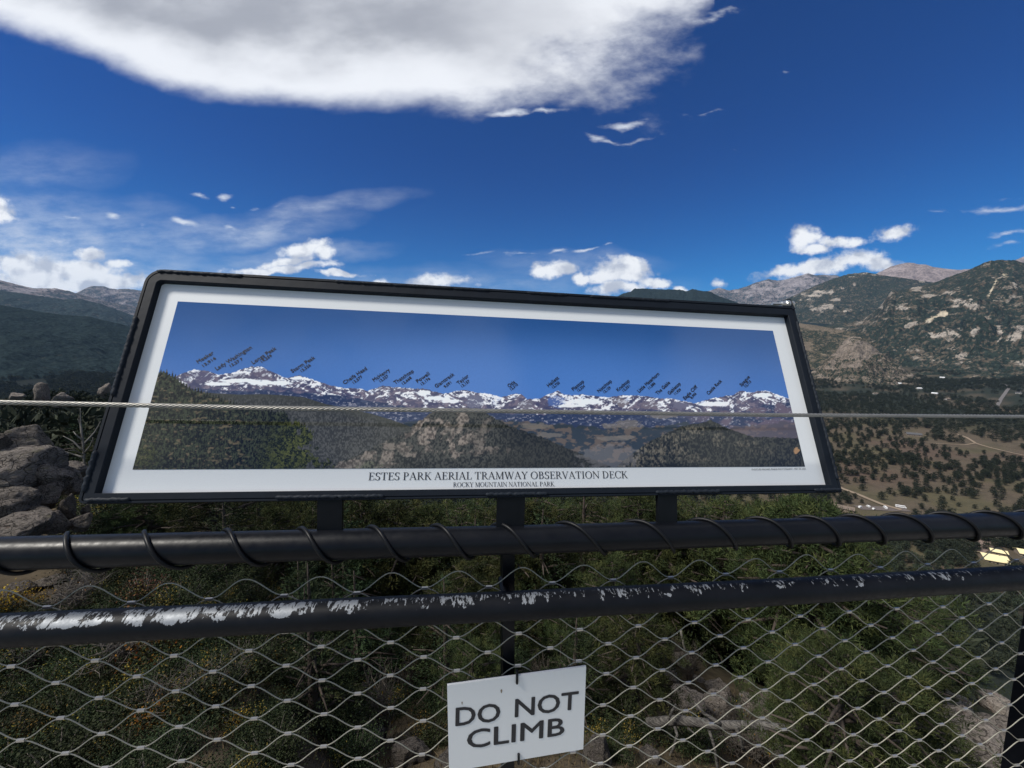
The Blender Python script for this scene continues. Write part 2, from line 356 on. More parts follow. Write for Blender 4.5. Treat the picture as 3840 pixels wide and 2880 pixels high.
# ------------------------------------------------------------------ mountains
def mountain_mat(name, forest, rock, scale, offset=0.0, soil=(.15, .125, .09), lo=.40, hi=.63):
    """open ground and rock seen between trees: the rockier a place, the fewer trees stand on it"""
    m, t, b = mat_new(name)
    g = t.new('ShaderNodeNewGeometry'); P = g.outputs['Position']
    at_ = t.new('ShaderNodeAttribute'); at_.attribute_name = 'rock'
    sp = t.new('ShaderNodeSeparateColor'); t.link(at_.outputs[0], sp.inputs[0])
    crag = t.noise(t.mapping(P, rot=(0, 0, .5), scale=(1, .6, 1.9)), scale * 3.4, 8, .66)
    fine = t.noise(P, scale * 20, 6, .7)
    big = t.noise(P, scale * .6, 5, .6)
    r = t.math('ADD', t.math('MULTIPLY_ADD', t.math('SUBTRACT', crag, .5), 2.6, sp.outputs[0]), t.math('MULTIPLY_ADD', t.math('SUBTRACT', big, .5), 1.0, offset), clamp=True)
    tr = t.math('ADD', t.noise(t.mapping(P, scale=(1, 1, .5)), scale * 24, 4, .7), t.math('MULTIPLY', t.math('SUBTRACT', t.noise(P, scale * 8, 4, .6), .5), .7))
    thr = t.math('ADD', t.math('MULTIPLY_ADD', r, hi - lo, lo), t.math('MULTIPLY', sp.outputs[2], .13))
    tm = t.sstep(t.math('SUBTRACT', tr, thr), -.035, .035)
    fc_ = t.mix(t.sstep(fine, .34, .66), tuple(x * .55 for x in forest), tuple(x * 1.35 for x in forest))
    rc = t.mix(t.sstep(t.math('ADD', t.math('MULTIPLY', fine, .6), t.math('MULTIPLY', crag, .4)), .40, .60), tuple(x * .50 for x in rock), tuple(min(.85, x * 1.15) for x in rock))
    so = t.mix(t.sstep(fine, .35, .65), tuple(x * .7 for x in soil), tuple(x * 1.2 for x in soil))
    gc = t.mix(t.math('MULTIPLY', t.sstep(r, .35, .72), t.math('MULTIPLY_ADD', sp.outputs[2], -.35, 1.0)), so, rc)
    gc = t.mix(t.math('MULTIPLY', sp.outputs[1], .8), gc, (.62, .54, .40))  # rock streaks tinted cream: sunlight painted into the colour
    cl = t.mix(tm, gc, fc_)
    t.link(cl, b.inputs['Base Color']); b.inputs['Roughness'].default_value = 1.0; b.inputs['Specular IOR Level'].default_value = 0.0
    bump(t, b, t.math('ADD', crag, t.math('MULTIPLY', tr, .25)), .9, .10 / scale)
    return m
def mountain(name, crest, dist, depth, foot, mat, amp, seed, n=360, mrow=120, rocks=(), rough=2.2, power=1.25, wav=None):
    """crest: (px, py) skyline points measured on the photograph, put at `dist` m; the near face falls over `depth` m to height `foot`, a back face behind"""
    ds = [ray(*p) for p in crest]
    a0 = np.array([math.atan2(d[0], d[1]) for d in ds]); te = np.array([d[2] / math.hypot(d[0], d[1]) for d in ds])
    o = np.argsort(a0); a0, te = a0[o], te[o]
    pad = 0.34; az = np.concatenate([np.linspace(a0[0] - pad, a0[0], n // 6, endpoint=False), np.linspace(a0[0], a0[-1], n - 2 * (n // 6)), np.linspace(a0[-1], a0[-1] + pad, n // 6 + 1)[1:]]); n = len(az)
    t_ = np.interp(az, a0, te)
    dd = dist(az) if callable(dist) else np.full(n, float(dist))
    hz = CAMZ + t_ * dd
    hz = hz + (fbm(az * 260, az * 0, seed, 5) - .5) * dd * .0016 * rough
    out_ = np.clip(np.maximum(a0[0] - az, az - a0[-1]), 0, pad) / pad        # the ridge runs out into the valley at both ends
    hz = hz * (1 - ss(out_, 0, 1)) + (foot - 60) * ss(out_, 0, 1)
    s = np.concatenate([np.linspace(0, 1, mrow) ** .9, 1 + np.linspace(.04, .8, 22)])
    A, S = np.meshgrid(az, s, indexing='ij'); HZ = hz[:, None]; D = dd[:, None]
    Rr = D - depth * (1 - S)
    prof = np.where(S <= 1, np.clip(S, 0, 1) ** power, 1 - (S - 1) * .9)
    X = Rr * np.sin(A); Y = Rr * np.cos(A)
    Z = foot + (HZ - foot) * prof
    wv = wav or depth * .35
    fade = np.clip(np.sin(np.pi * np.clip(S, 0, 1)), 0, 1) ** .8 * (S < 1)
    Z = Z + amp * fade * (ridged(X / wv, Y / wv, seed + 5, 6) - .62) * 2.0
    Z = Z + amp * .32 * fade * (fbm(X / wv * 9, Y / wv * 9, seed + 9, 4) - .5) * 2
    # never break the skyline
    lim = CAMZ + (HZ - CAMZ) / D * Rr - np.abs(1 - S) * depth * .012
    Z = np.where(S < 1, np.minimum(Z, lim), Z)
    px, py = px_of(X, Y, Z)
    att = np.zeros(X.shape + (3,), np.float32)
    jit = (fbm(px / 26, py / 18, seed + 3, 4) - .5)
    base = fbm(X / wv * 1.3, Y / wv * 1.3, seed + 40, 4)
    att[..., 0] = base * .55 - .02
    for cx, cy, rx, ry, tilt, kind, st in rocks:
        c_, s_ = math.cos(math.radians(tilt)), math.sin(math.radians(tilt))
        ex = (px - cx) * c_ - (py - cy) * s_; ey = (px - cx) * s_ + (py - cy) * c_
        q = 1 - np.sqrt((ex / rx) ** 2 + (ey / ry) ** 2) + jit * 1.7
        ch = ss(q, -.05, .75) * st
        if kind == 'f': att[..., 0] *= (1 - ch)
        else: att[..., 0] = np.maximum(att[..., 0], ch * .95)
        if kind == 's': att[..., 1] = np.maximum(att[..., 1], ch)  # channel for rock streaks that get the painted sunlit tint
        if kind in 'sr': att[..., 2] = np.maximum(att[..., 2], ch * .75)
        if kind == 'b': att[..., 2] = np.maximum(att[..., 2], ch)
    V = np.stack([X, Y, Z], -1).reshape(-1, 3); ns = len(s); I = np.arange(n * ns).reshape(n, ns)
    Q = np.stack([I[:-1, :-1], I[1:, :-1], I[1:, 1:], I[:-1, 1:]], -1).reshape(-1, 4)
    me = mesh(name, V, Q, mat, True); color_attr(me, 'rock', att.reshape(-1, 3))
    return tag(link(name, me), kind='structure')

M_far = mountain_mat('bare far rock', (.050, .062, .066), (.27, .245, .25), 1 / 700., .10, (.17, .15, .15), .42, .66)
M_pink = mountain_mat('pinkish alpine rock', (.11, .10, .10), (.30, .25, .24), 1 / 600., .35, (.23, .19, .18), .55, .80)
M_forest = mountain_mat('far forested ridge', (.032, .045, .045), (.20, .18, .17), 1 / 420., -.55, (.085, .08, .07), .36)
M_right = mountain_mat('rocky forested mountain', (.026, .036, .029), (.36, .32, .275), 1 / 300., -.12, (.105, .088, .066))
M_knob = mountain_mat('grey brown rock knob', (.026, .035, .026), (.225, .188, .155), 1 / 130., .15, (.125, .103, .078), .42, .66)
M_dark = mountain_mat('dark pine ridge', (.020, .030, .030), (.10, .095, .085), 1 / 300., -.85, (.045, .047, .04), .30)
M_brown = mountain_mat('dry brown hill', (.028, .036, .026), (.17, .14, .105), 1 / 160., .0, (.135, .110, .078))

# left of the sign
mountain('mountain', [(-700, 1010), (-300, 1030), (0, 1051), (60, 1066), (130, 1082), (210, 1081), (262, 1092), (290, 1101), (420, 1135), (700, 1180)], 8600, 2600, -60, M_far, 120, 11, rough=1.0,
         rocks=[(90, 1090, 170, 22, 8, 'p', .4)])
mountain('mountain', [(200, 1130), (290, 1098), (318, 1083), (345, 1072), (365, 1072), (392, 1074), (410, 1081), (440, 1085), (470, 1083), (520, 1088), (600, 1094), (760, 1085), (960, 1120), (1300, 1150)], 12500, 3200, 100, M_far, 190, 12, rough=1.2,
         rocks=[(420, 1095, 90, 16, 0, 'p', .5)])
mountain('mountain', [(-800, 1050), (-300, 1075), (0, 1089), (90, 1101), (170, 1113), (235, 1122), (300, 1121), (370, 1137), (430, 1158), (490, 1180), (640, 1220), (900, 1290)], 6400, 2000, 20, M_forest, 90, 13, rough=1.0)
mountain('mountain', [(-900, 1080), (-300, 1112), (0, 1143), (130, 1165), (230, 1180), (330, 1186), (400, 1203), (480, 1222), (620, 1262), (900, 1330), (1300, 1400)], 3400, 1750, -235, M_dark, 60, 14, rough=1.0, mrow=150, power=1.05)
# the range that stands behind the sign
mountain('mountain', [(600, 1150), (800, 1128), (980, 1118), (1120, 1140), (1300, 1122), (1450, 1135), (1620, 1128), (1800, 1142), (1950, 1130), (2100, 1140), (2250, 1138), (2420, 1150)], 13500, 4200, -60, M_far, 260, 31, rough=2.0, n=300)
mountain('mountain', [(760, 1262), (960, 1240), (1150, 1256), (1350, 1235), (1600, 1262), (1800, 1250), (2050, 1268), (2300, 1255)], 7200, 3000, -180, M_forest, 150, 32, rough=1.2, n=260)
# right of the sign, far to near
mountain('mountain', [(2300, 1150), (2500, 1110), (2640, 1094), (2668, 1088), (2692, 1079), (2716, 1083), (2735, 1090), (2765, 1084), (2800, 1073), (2840, 1058), (2880, 1046), (2905, 1051), (2930, 1052), (2975, 1040), (3030, 1025), (3060, 1032), (3090, 1030), (3140, 1034), (3180, 1050), (3300, 1090)], 11500, 3000, 100, M_far, 220, 15, rough=1.6,
         rocks=[(2990, 1060, 120, 40, 10, 'p', .8), (2850, 1080, 90, 30, 10, 'p', .6), (3080, 1050, 60, 16, 0, 'f', .9)])
mountain('mountain', [(3160, 1090), (3270, 1033), (3300, 1019), (3340, 1000), (3370, 991), (3400, 985), (3425, 986), (3445, 992), (3470, 992), (3500, 1001), (3545, 1008), (3590, 1012), (3640, 1008), (3740, 995), (3800, 978), (3840, 962), (3900, 940), (4300, 900)], 10200, 2600, 150, M_pink, 130, 16, rough=.8,
         rocks=[(3400, 1030, 300, 60, 0, 'p', 1.0), (3560, 1050, 110, 18, -8, 'f', 1.0), (3820, 980, 80, 40, 0, 'p', 1)])
mountain('mountain', [(2050, 1200), (2250, 1150), (2318, 1110), (2338, 1100), (2366, 1094), (2378, 1082), (2420, 1082), (2480, 1085), (2550, 1086), (2575, 1092), (2596, 1083), (2625, 1090), (2662, 1093), (2690, 1108), (2730, 1122), (2775, 1139), (2850, 1165), (3000, 1210)], 5200, 1500, -160, M_dark, 70, 17, rough=1.2)
mountain('mountain', [(2750, 1180), (2880, 1148), (2960, 1116), (2990, 1104), (3030, 1083), (3080, 1062), (3130, 1043), (3180, 1028), (3215, 1024), (3245, 1020), (3275, 1026), (3330, 1035), (3380, 1041), (3450, 1052), (3520, 1062), (3640, 1075), (3900, 1090)], 6800, 2300, -140, M_right, 150, 18, rough=1.2, n=460, mrow=170,
         rocks=[(3330, 1080, 330, 48, -5, 'f', 1.0), (3068, 1101, 75, 14, 8, 'p', .9), (3083, 1160, 66, 32, 5, 'p', 1.0), (3129, 1124, 30, 8, 0, 'r', 1), (3215, 1026, 40, 8, 0, 'p', .8), (3040, 1130, 80, 14, 0, 'p', .6), (3180, 1165, 30, 12, 0, 'p', .8), (3050, 1195, 200, 12, -3, 'f', .8), (3205, 1068, 10, 8, 0, 'r', .8), (3000, 1150, 60, 30, 0, 'p', .6)])
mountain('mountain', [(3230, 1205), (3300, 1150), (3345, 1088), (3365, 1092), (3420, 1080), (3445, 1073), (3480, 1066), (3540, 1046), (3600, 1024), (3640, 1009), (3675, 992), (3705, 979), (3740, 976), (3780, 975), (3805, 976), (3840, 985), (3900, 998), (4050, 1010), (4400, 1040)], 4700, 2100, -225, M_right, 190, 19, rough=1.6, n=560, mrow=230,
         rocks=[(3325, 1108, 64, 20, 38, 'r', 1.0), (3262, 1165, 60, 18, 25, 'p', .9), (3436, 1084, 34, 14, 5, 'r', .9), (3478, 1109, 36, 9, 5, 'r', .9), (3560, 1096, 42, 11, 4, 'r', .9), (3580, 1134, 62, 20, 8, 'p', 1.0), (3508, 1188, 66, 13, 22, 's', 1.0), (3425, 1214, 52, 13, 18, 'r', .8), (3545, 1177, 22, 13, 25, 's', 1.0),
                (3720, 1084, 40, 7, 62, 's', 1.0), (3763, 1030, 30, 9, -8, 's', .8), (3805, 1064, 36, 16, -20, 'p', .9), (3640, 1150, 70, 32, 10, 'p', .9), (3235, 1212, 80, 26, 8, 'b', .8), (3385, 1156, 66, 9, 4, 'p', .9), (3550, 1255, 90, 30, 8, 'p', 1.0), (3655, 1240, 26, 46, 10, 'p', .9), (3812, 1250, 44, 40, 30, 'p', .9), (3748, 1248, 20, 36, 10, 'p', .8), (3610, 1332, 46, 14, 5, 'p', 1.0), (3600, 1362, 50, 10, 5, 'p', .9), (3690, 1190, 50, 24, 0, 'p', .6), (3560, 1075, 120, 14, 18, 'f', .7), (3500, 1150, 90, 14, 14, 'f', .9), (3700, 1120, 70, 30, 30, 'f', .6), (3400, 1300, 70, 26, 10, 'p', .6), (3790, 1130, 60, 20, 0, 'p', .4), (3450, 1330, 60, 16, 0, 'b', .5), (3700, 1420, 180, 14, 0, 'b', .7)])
mountain('mountain', [(2700, 1215), (2880, 1206), (3000, 1212), (3060, 1220), (3120, 1232), (3200, 1243), (3260, 1262), (3330, 1300), (3420, 1340)], 3700, 950, -215, M_brown, 30, 20, rough=.5,
         rocks=[(3040, 1226, 190, 16, -8, 'b', .9), (3130, 1222, 140, 5, -9, 'f', 1.0), (3060, 1262, 70, 16, 0, 'f', .9), (3020, 1295, 40, 26, 0, 'b', .9)])
mountain('mountain', [(2985, 1440), (3030, 1405), (3066, 1378), (3100, 1345), (3137, 1314), (3160, 1284), (3178, 1268), (3192, 1261), (3205, 1264), (3226, 1261), (3240, 1278), (3266, 1294), (3290, 1312), (3311, 1330), (3340, 1352), (3365, 1368), (3420, 1400), (3480, 1430)], 2700, 430, -235, M_knob, 62, 23, rough=2.4, power=.75, mrow=150, wav=190,
         rocks=[(3190, 1320, 150, 90, 0, 'p', .9), (3270, 1370, 60, 10, -32, 'f', 1.0), (3110, 1345, 60, 6, 20, 'f', .7), (3180, 1352, 70, 7, 4, 'f', .7), (3170, 1400, 160, 16, 0, 'f', .9)])
#@@NEXT

# ------------------------------------------------------------------ railing: solved from the photograph (ray measurements, plane 0.75 m ahead)
RD = Vector((.9914, .1267, -.0338)).normalized()            # along the rails, which run slightly downhill to the right
RN = Vector((-RD.y, RD.x, 0)).normalized()                   # horizontal, away from the photographer
RU = RN.cross(RD); RU = RU if RU.z > 0 else -RU
CAM = Vector((0, 0, CAMZ))
def on_plane(px, py, dist):
    d = Vector(ray(px, py)); return CAM + d * (dist / d.dot(RN))
RAIL_D = 0.75
def rail_path(meas, dist):
    P = [on_plane(*m, dist) for m in meas]
    a, b = P[0], P[-1]; d0 = (P[0] - P[1]).normalized(); d1 = (P[-1] - P[-2]).normalized()
    P = [a + d0 * 1.1] + P + [b + d1 * 1.6]
    out = []
    for i in range(len(P) - 1):
        p0, p1, p2, p3 = P[max(i - 1, 0)], P[i], P[i + 1], P[min(i + 2, len(P) - 1)]
        for k in range(8):
            t = k / 8
            out.append(p1 + (p2 - p1) * t if i in (0, len(P) - 2) else 0.5 * ((2 * p1) + (p2 - p0) * t + (2 * p0 - 5 * p1 + 4 * p2 - p3) * t * t + (3 * p1 - p0 - 3 * p2 + p3) * t ** 3))
    return out + [P[-1]]
top_path = rail_path([(0, 2076), (1440, 2036), (1920, 2024), (2880, 1995), (3840, 1964)], RAIL_D)
low_path = rail_path([(0, 2365), (1440, 2294), (1920, 2271), (2880, 2221), (3840, 2165)], RAIL_D)
R_TOP, R_LOW = .0283, .0278

def rail_mesh(name, path, r, mat, seg=40):
    """tube with a uv map: u = metres along, v = angle 0..1 with 0.25 on top and 0.5 facing the photographer"""
    V = []; Fs = []; uvs = []; n = len(path); s = 0.0
    L = [0.0]
    for i in range(1, n): L.append(L[-1] + (path[i] - path[i - 1]).length)
    for i, p in enumerate(path):
        t = (path[min(i + 1, n - 1)] - path[max(i - 1, 0)]).normalized()
        f = -RN; f = (f - t * f.dot(t)).normalized(); up = f.cross(t); up = up if up.z > 0 else -up
        for k in range(seg + 1):
            a = 2 * math.pi * (k / seg - .25)
            V.append(p + (up * math.cos(a) + f * math.sin(a)) * r); uvs.append((L[i], k / seg))
    for i in range(n - 1):
        for k in range(seg):
            a = i * (seg + 1) + k; Fs.append((a, a + 1, a + seg + 2, a + seg + 1))
    me = mesh(name, V, Fs, mat, True)
    ul = me.uv_layers.new(name='UVMap')
    for lp in me.loops: ul.data[lp.index].uv = uvs[lp.vertex_index]
    return me

BLK = (.0036, .0044, .0064)
def black_paint(name, peel=None, rough=.36, spec=.17):
    m, t, b = mat_new(name)
    uvn = t.new('ShaderNodeTexCoord').outputs['UV']
    obj = t.new('ShaderNodeTexCoord').outputs['Object']
    n = t.noise(obj, 60, 6, .7); big = t.noise(obj, 9, 5, .6)
    cb = t.mix(t.sstep(big, .35, .7), BLK, (.0062, .0072, .0100))
    rgh = t.sstep(n, .3, .7, rough - .06, rough + .1)
    if peel:
        su = t.new('ShaderNodeSeparateXYZ'); t.link(uvn, su.inputs[0])
        along, ang = su.outputs[0], su.outputs[1]
        q = t.new('ShaderNodeCombineXYZ'); t.link(along, q.inputs[0]); t.link(t.math('MULTIPLY', ang, .17), q.inputs[1])
        sk = t.mapping(q.outputs[0], rot=(0, 0, .9), scale=(1.0, 1.0, 1))
        f1 = t.noise(sk, 26, 9, .66, .5); f2 = t.noise(t.mapping(q.outputs[0], rot=(0, 0, .75), scale=(1, .35, 1)), 150, 6, .7, .6); f3 = t.noise(q.outputs[0], 6, 4, .5)
        side = t.math('MULTIPLY', t.sstep(ang, .17, .27), t.sstep(ang, .58, .36))
        wear = t.ramp(t.math('DIVIDE', along, 5.0), [(0.0, .2), (.20, .25), (.27, .30), (.40, .30), (.46, .18), (.53, .14), (.62, -.02), (.9, -.1)]) if False else None
        fc2 = t.new('ShaderNodeFloatCurve'); c_ = fc2.mapping.curves[0]
        P_ = [(0, .56), (.17, .60), (.27, .66), (.32, .70), (.36, .54), (.41, .38), (.46, .44), (.50, .48), (.54, .34), (.62, .28), (.72, .16), (.80, .06), (1, .02)]
        while len(c_.points) < len(P_): c_.points.new(.5, .5)
        for pt, xy in zip(c_.points, P_): pt.location = xy
        fc2.mapping.update(); t.link(t.math('DIVIDE', along, 4.9, clamp=True), fc2.inputs['Value'])
        k = t.math('ADD', t.math('MULTIPLY', f1, 1.0), t.math('MULTIPLY', t.math('SUBTRACT', f2, .5), t.sstep(ang, .40, .25, .35, 1.6)))
        k = t.math('ADD', k, t.math('MULTIPLY', t.math('SUBTRACT', f3, .5), .45))
        k = t.math('ADD', k, t.math('MULTIPLY', t.math('SUBTRACT', fc2.outputs[0], .5), .42))
        k = t.math('MULTIPLY', k, side)
        msk = t.sstep(k, .545 * peel, .565 * peel)
        grain = t.noise(sk, 300, 4, .7)
        cb = t.mix(msk, cb, t.mix(grain, (.14, .152, .168), (.34, .36, .385)))
        rgh = t.math('ADD', rgh, t.math('MULTIPLY', msk, .05))
        t.link(t.math('MULTIPLY', msk, .35), b.inputs['Metallic'])
        bump(t, b, t.math('ADD', t.math('MULTIPLY', t.math('SUBTRACT', 1.0, msk), 1.0), t.math('MULTIPLY', n, .25)), .5, .0012)
    else:
        bump(t, b, t.math('ADD', n, t.math('MULTIPLY', big, .6)), .12, .002)
    t.link(cb, b.inputs['Base Color']); t.link(rgh, b.inputs['Roughness']); b.inputs['Specular IOR Level'].default_value = spec
    return m
M_rail = black_paint('semi gloss black paint'); M_peel = black_paint('peeling black paint', 1.0, .46)
M_frame = simple('dark grey powder coat', (.0075, .0108, .0165), .55, spec=.16, var=.3, scale=40, bmp=.15)
M_bead = simple('thick weld paint', (.012, .0165, .024), .6, spec=.2, var=.35, scale=90, bmp=.4)
M_steel = simple('stainless wire', (.30, .29, .265), .4, .6, var=.35, scale=120)
M_meshwire = simple('mesh wire', (.34, .32, .255), .5, .3, var=.25, scale=200)
M_ferrule = simple('crimped ferrule', (.50, .48, .44), .3, .75, var=.15, scale=60)
M_blackwire = simple('black coated wire', (.006, .0065, .008), .45, spec=.22, var=.2)

base_pt = Vector((top_path[0] + top_path[-1]) * .5); base_pt.z = 0
railing = empty('guard_railing', base_pt, 0, 'black tubular guard railing of two rails, paint peeling off the lower one', 'railing')
def rel(me, o): me.transform(Matrix.Translation(-o.location)); return me
link('top_rail', rel(rail_mesh('top_rail', top_path, R_TOP, M_rail), railing), railing)
pr = link('lower_rail', rel(rail_mesh('lower_rail', low_path, R_LOW, M_peel), railing), railing); pr['label'] = 'lower rail with black paint flaked off to grey metal along its top'
# posts
def post(px, halfw, thick, dist, top_z, mat):
    c = on_plane(px, 2060, dist); m = MB(); m.box(-halfw, halfw, -thick, thick, -.35, top_z)
    me = m.mesh('post', mat); me.transform(Matrix.Translation(Vector((c.x, c.y, 0))) @ Matrix.Rotation(math.atan2(RD.y, RD.x), 4, 'Z'))
    return link('post', rel(me, railing), railing)
zt = on_plane(1902, 2030, RAIL_D).z
post(1902, .0132, .03, RAIL_D + .085, zt - .01, M_rail)
pc = on_plane(3905, 2080, RAIL_D + .05)
post(3968, .03, .03, RAIL_D + .075, on_plane(3930, 1960, RAIL_D).z - .01, M_rail)
post(-700, .03, .03, RAIL_D + .075, on_plane(-600, 2090, RAIL_D).z - .01, M_rail)
m = MB(); c = on_plane(1902, 2030, RAIL_D); q = MB()
for zz in (on_plane(1902, 2027, RAIL_D).z, on_plane(1902, 2271, RAIL_D).z):
    m = MB(); m.tube([Vector((c.x, c.y, zz)), Vector((c.x, c.y, zz)) + RN * .09], .011, 10)
    link('post_bracket', rel(m.mesh('post_bracket', M_rail), railing), railing)

# ------------------------------------------------------------------ wire mesh
MD = .782
MA = Vector((.9914, .1267, -.0338)).normalized(); MBv = Vector((-.0275, .0128, -.99954)); MBv = (MBv - MA * MBv.dot(MA)).normalized(); MNn = MBv.cross(MA)
MNn = MNn if MNn.y < 0 else -MNn                             # towards the photographer
S_ = MD / (Vector((-.39865, .2817, -.25619)).dot(RN))
MO = CAM + Vector((-.39865, .2817, -.25619)) * S_            # ferrule (0,0)
HA, HB = .02924 * S_, .01652 * S_
wr = .00112
rng = random.Random(5)
jit = {}
def node(i, j):
    if (i, j) not in jit: jit[(i, j)] = (rng.gauss(0, .0011), rng.gauss(0, .0009), rng.gauss(0, .0012))
    a, b_, c_ = jit[(i, j)]
    return MO + MA * (HA * i + a) + MBv * (HB * j + b_) + MNn * c_
I0, I1 = -14, 52
topf = lambda p: 0
net = empty('wire_mesh', MO + MBv * (HB * 8), 0, 'diamond mesh of stainless wire with crimped ferrules, laced below the black top rail', 'wire mesh')
J0, J1 = -4, 25
def under_top(p):
    # distance below the top rail axis, along the mesh
    k = (p - top_path[0]).dot(RD); best = min(top_path, key=lambda q_: abs((q_ - p).dot(RD)))
    return (p - best).dot(MBv)
ferr = []
for j in range(J0, J1):
    # strand between ferrule rows j (crests) and j+1 (troughs)
    seq = [(i, j if (i + j) % 2 == 0 else j + 1) for i in range(I0, I1 + 1)]
    P = []
    for (i, jj) in seq:
        p = node(i, jj); p = p + MBv * (wr * 1.0 if jj == j else -wr * 1.0)
        P.append(p)
    pts_ = []
    for a, b_ in zip(P[:-1], P[1:]):
        for t in (0.0, .10, .22, .35, .5, .65, .78, .90):
            s = t * t * (3 - 2 * t); s = .35 * t + .65 * s if False else s
            # flat near the ferrules, steep between them
            e = min(max((t - .07) / .86, 0), 1); e = e * e * (3 - 2 * e) * .72 + e * .28
            pts_.append(a + MA * ((b_ - a).dot(MA) * t) + MBv * ((b_ - a).dot(MBv) * e) + MNn * ((b_ - a).dot(MNn) * t))
    pts_.append(P[-1])
    run = []; runs = []
    for p in pts_:
        if under_top(p) > .018: run.append(p)
        else:
            if len(run) > 3: runs.append(run)
            run = []
    if len(run) > 3: runs.append(run)
    if runs:
        m = MB()
        for r_ in runs: m.tube(r_, wr, 6)
        link('strand', rel(m.mesh('strand', M_meshwire, True), net), net)
    for (i, jj) in seq:
        if jj == j + 0 and under_top(node(i, jj)) > .035 and j > J0: ferr.append((i, jj))
fm = MB(); fl, fh, fd = .0066, .0031, .0021
prof = [(-fd, -fh * .7), (-fd * .6, -fh), (fd * .6, -fh), (fd, -fh * .7), (fd, fh * .7), (fd * .6, fh), (-fd * .6, fh), (-fd, fh * .7)]
fv = [(sx * fl, y, z) for sx in (-1, 1) for y, z in prof]
fm.add(fv, [tuple(range(8))[::-1], tuple(range(8, 16))] + [(k, (k + 1) % 8, (k + 1) % 8 + 8, k + 8) for k in range(8)])
fme = fm.mesh('ferrule', M_ferrule)
rot = Matrix((MA, MNn, -MBv)).transposed().to_4x4()
def inframe(p):
    x, y = px_of(np.array(p.x), np.array(p.y), np.array(p.z)); return -20 < x < 3860 and y < 2900
ferr_in = [f for f in ferr if inframe(node(*f))]
ferr_in.sort(key=lambda f: (node(*f) - CAM).length)
proto_f = None
for f in ferr_in[:100]:
    o = bpy.data.objects.new('ferrule', fme); C.objects.link(o); o.parent = net
    o.matrix_local = Matrix.Translation(node(*f) - net.location) @ rot
rest = MB()
near = set(ferr_in[:100])
for f in ferr:
    if f in near: continue
    M_ = Matrix.Translation(node(*f) - net.location) @ rot
    rest.add([M_ @ Vector(v_) for v_ in fv], fm.f)
tag(rest.obj('ferrule', M_ferrule, net), kind='stuff')

# lacing wire round the top rail
Lt = [0.0]
for i in range(1, len(top_path)): Lt.append(Lt[-1] + (top_path[i] - top_path[i - 1]).length)
def along(path, Ls, s):
    s = min(max(s, 0), Ls[-1] - 1e-6); i = max(k for k in range(len(Ls)) if Ls[k] <= s); i = min(i, len(Ls) - 2)
    return path[i].lerp(path[i + 1], (s - Ls[i]) / (Ls[i + 1] - Ls[i]))
def s_of_px(px): return min(np.linspace(.2, Lt[-1] - .2, 4000), key=lambda s: abs(float(px_of(*[np.array(c_) for c_ in along(top_path, Lt, s)])[0]) - px))
cross = [254, 545, 864, 1144, 1410, 1655, 1890, 2140, 2410, 2650, 2868, 3050, 3214, 3385, 3560, 3722, 3880]
sx = [s_of_px(p) for p in cross]
p0 = sx[1] - sx[0]; sx = [sx[0] - p0 * 3, sx[0] - p0 * 2, sx[0] - p0] + sx + [sx[-1] + p0, sx[-1] + 2 * p0, sx[-1] + 3 * p0, sx[-1] + 4 * p0]
hel = []
for a, b_ in zip(sx[:-1], sx[1:]):
    for k in range(28):
        t = k / 28; ang = 2 * math.pi * t
        # goes over the top, quickly down the near side, then creeps along behind
        s = a + (b_ - a) * (t + .035 * math.sin(2 * math.pi * t))
        p = along(top_path, Lt, s); rad = R_TOP + .0034 + (.0035 * max(0, math.sin(2 * math.pi * (t - .30))) ** 3 if .3 < t < .8 else 0)
        hel.append(p + (RU * math.cos(ang) - RN * math.sin(ang)) * rad)
m = MB(); m.tube(hel, .0037, 8)
tag(m.obj('lacing_wire', M_blackwire, None, True), 'thick black wire wound in a spiral round the top rail', 'wire')

# steel cable above the rail: six strands laid round a core
cab = [on_plane(x, y, RAIL_D + .012) for x, y in [(0, 1509), (960, 1529), (1920, 1542), (2880, 1556), (3840, 1562)]]
cab = [cab[0] + (cab[0] - cab[1]).normalized() * 1.2] + cab + [cab[-1] + (cab[-1] - cab[-2]).normalized() * 1.6]
Lc = [0.0]
for i in range(1, len(cab)): Lc.append(Lc[-1] + (cab[i] - cab[i - 1]).length)
cable = empty('steel_cable', cab[3], 0, 'twisted steel cable stretched across the front of the mountain panorama sign', 'cable')
m = MB(); nst = int(Lc[-1] / .0042)
for k in range(6):
    path = []
    for q_ in range(nst):
        s = Lc[-1] * q_ / (nst - 1); a = 2 * math.pi * (s / .060 + k / 6)
        path.append(along(cab, Lc, s) + (RU * math.cos(a) + RN * math.sin(a)) * .0030 - cable.location)
    m.tube(path, .00142, 6, False)
m.obj('cable_strand', M_steel, cable, True)
m = MB(); m.tube([along(cab, Lc, Lc[-1] * q_ / 60) - cable.location for q_ in range(61)], .0018, 6); m.obj('cable_core', M_blackwire, cable, True)

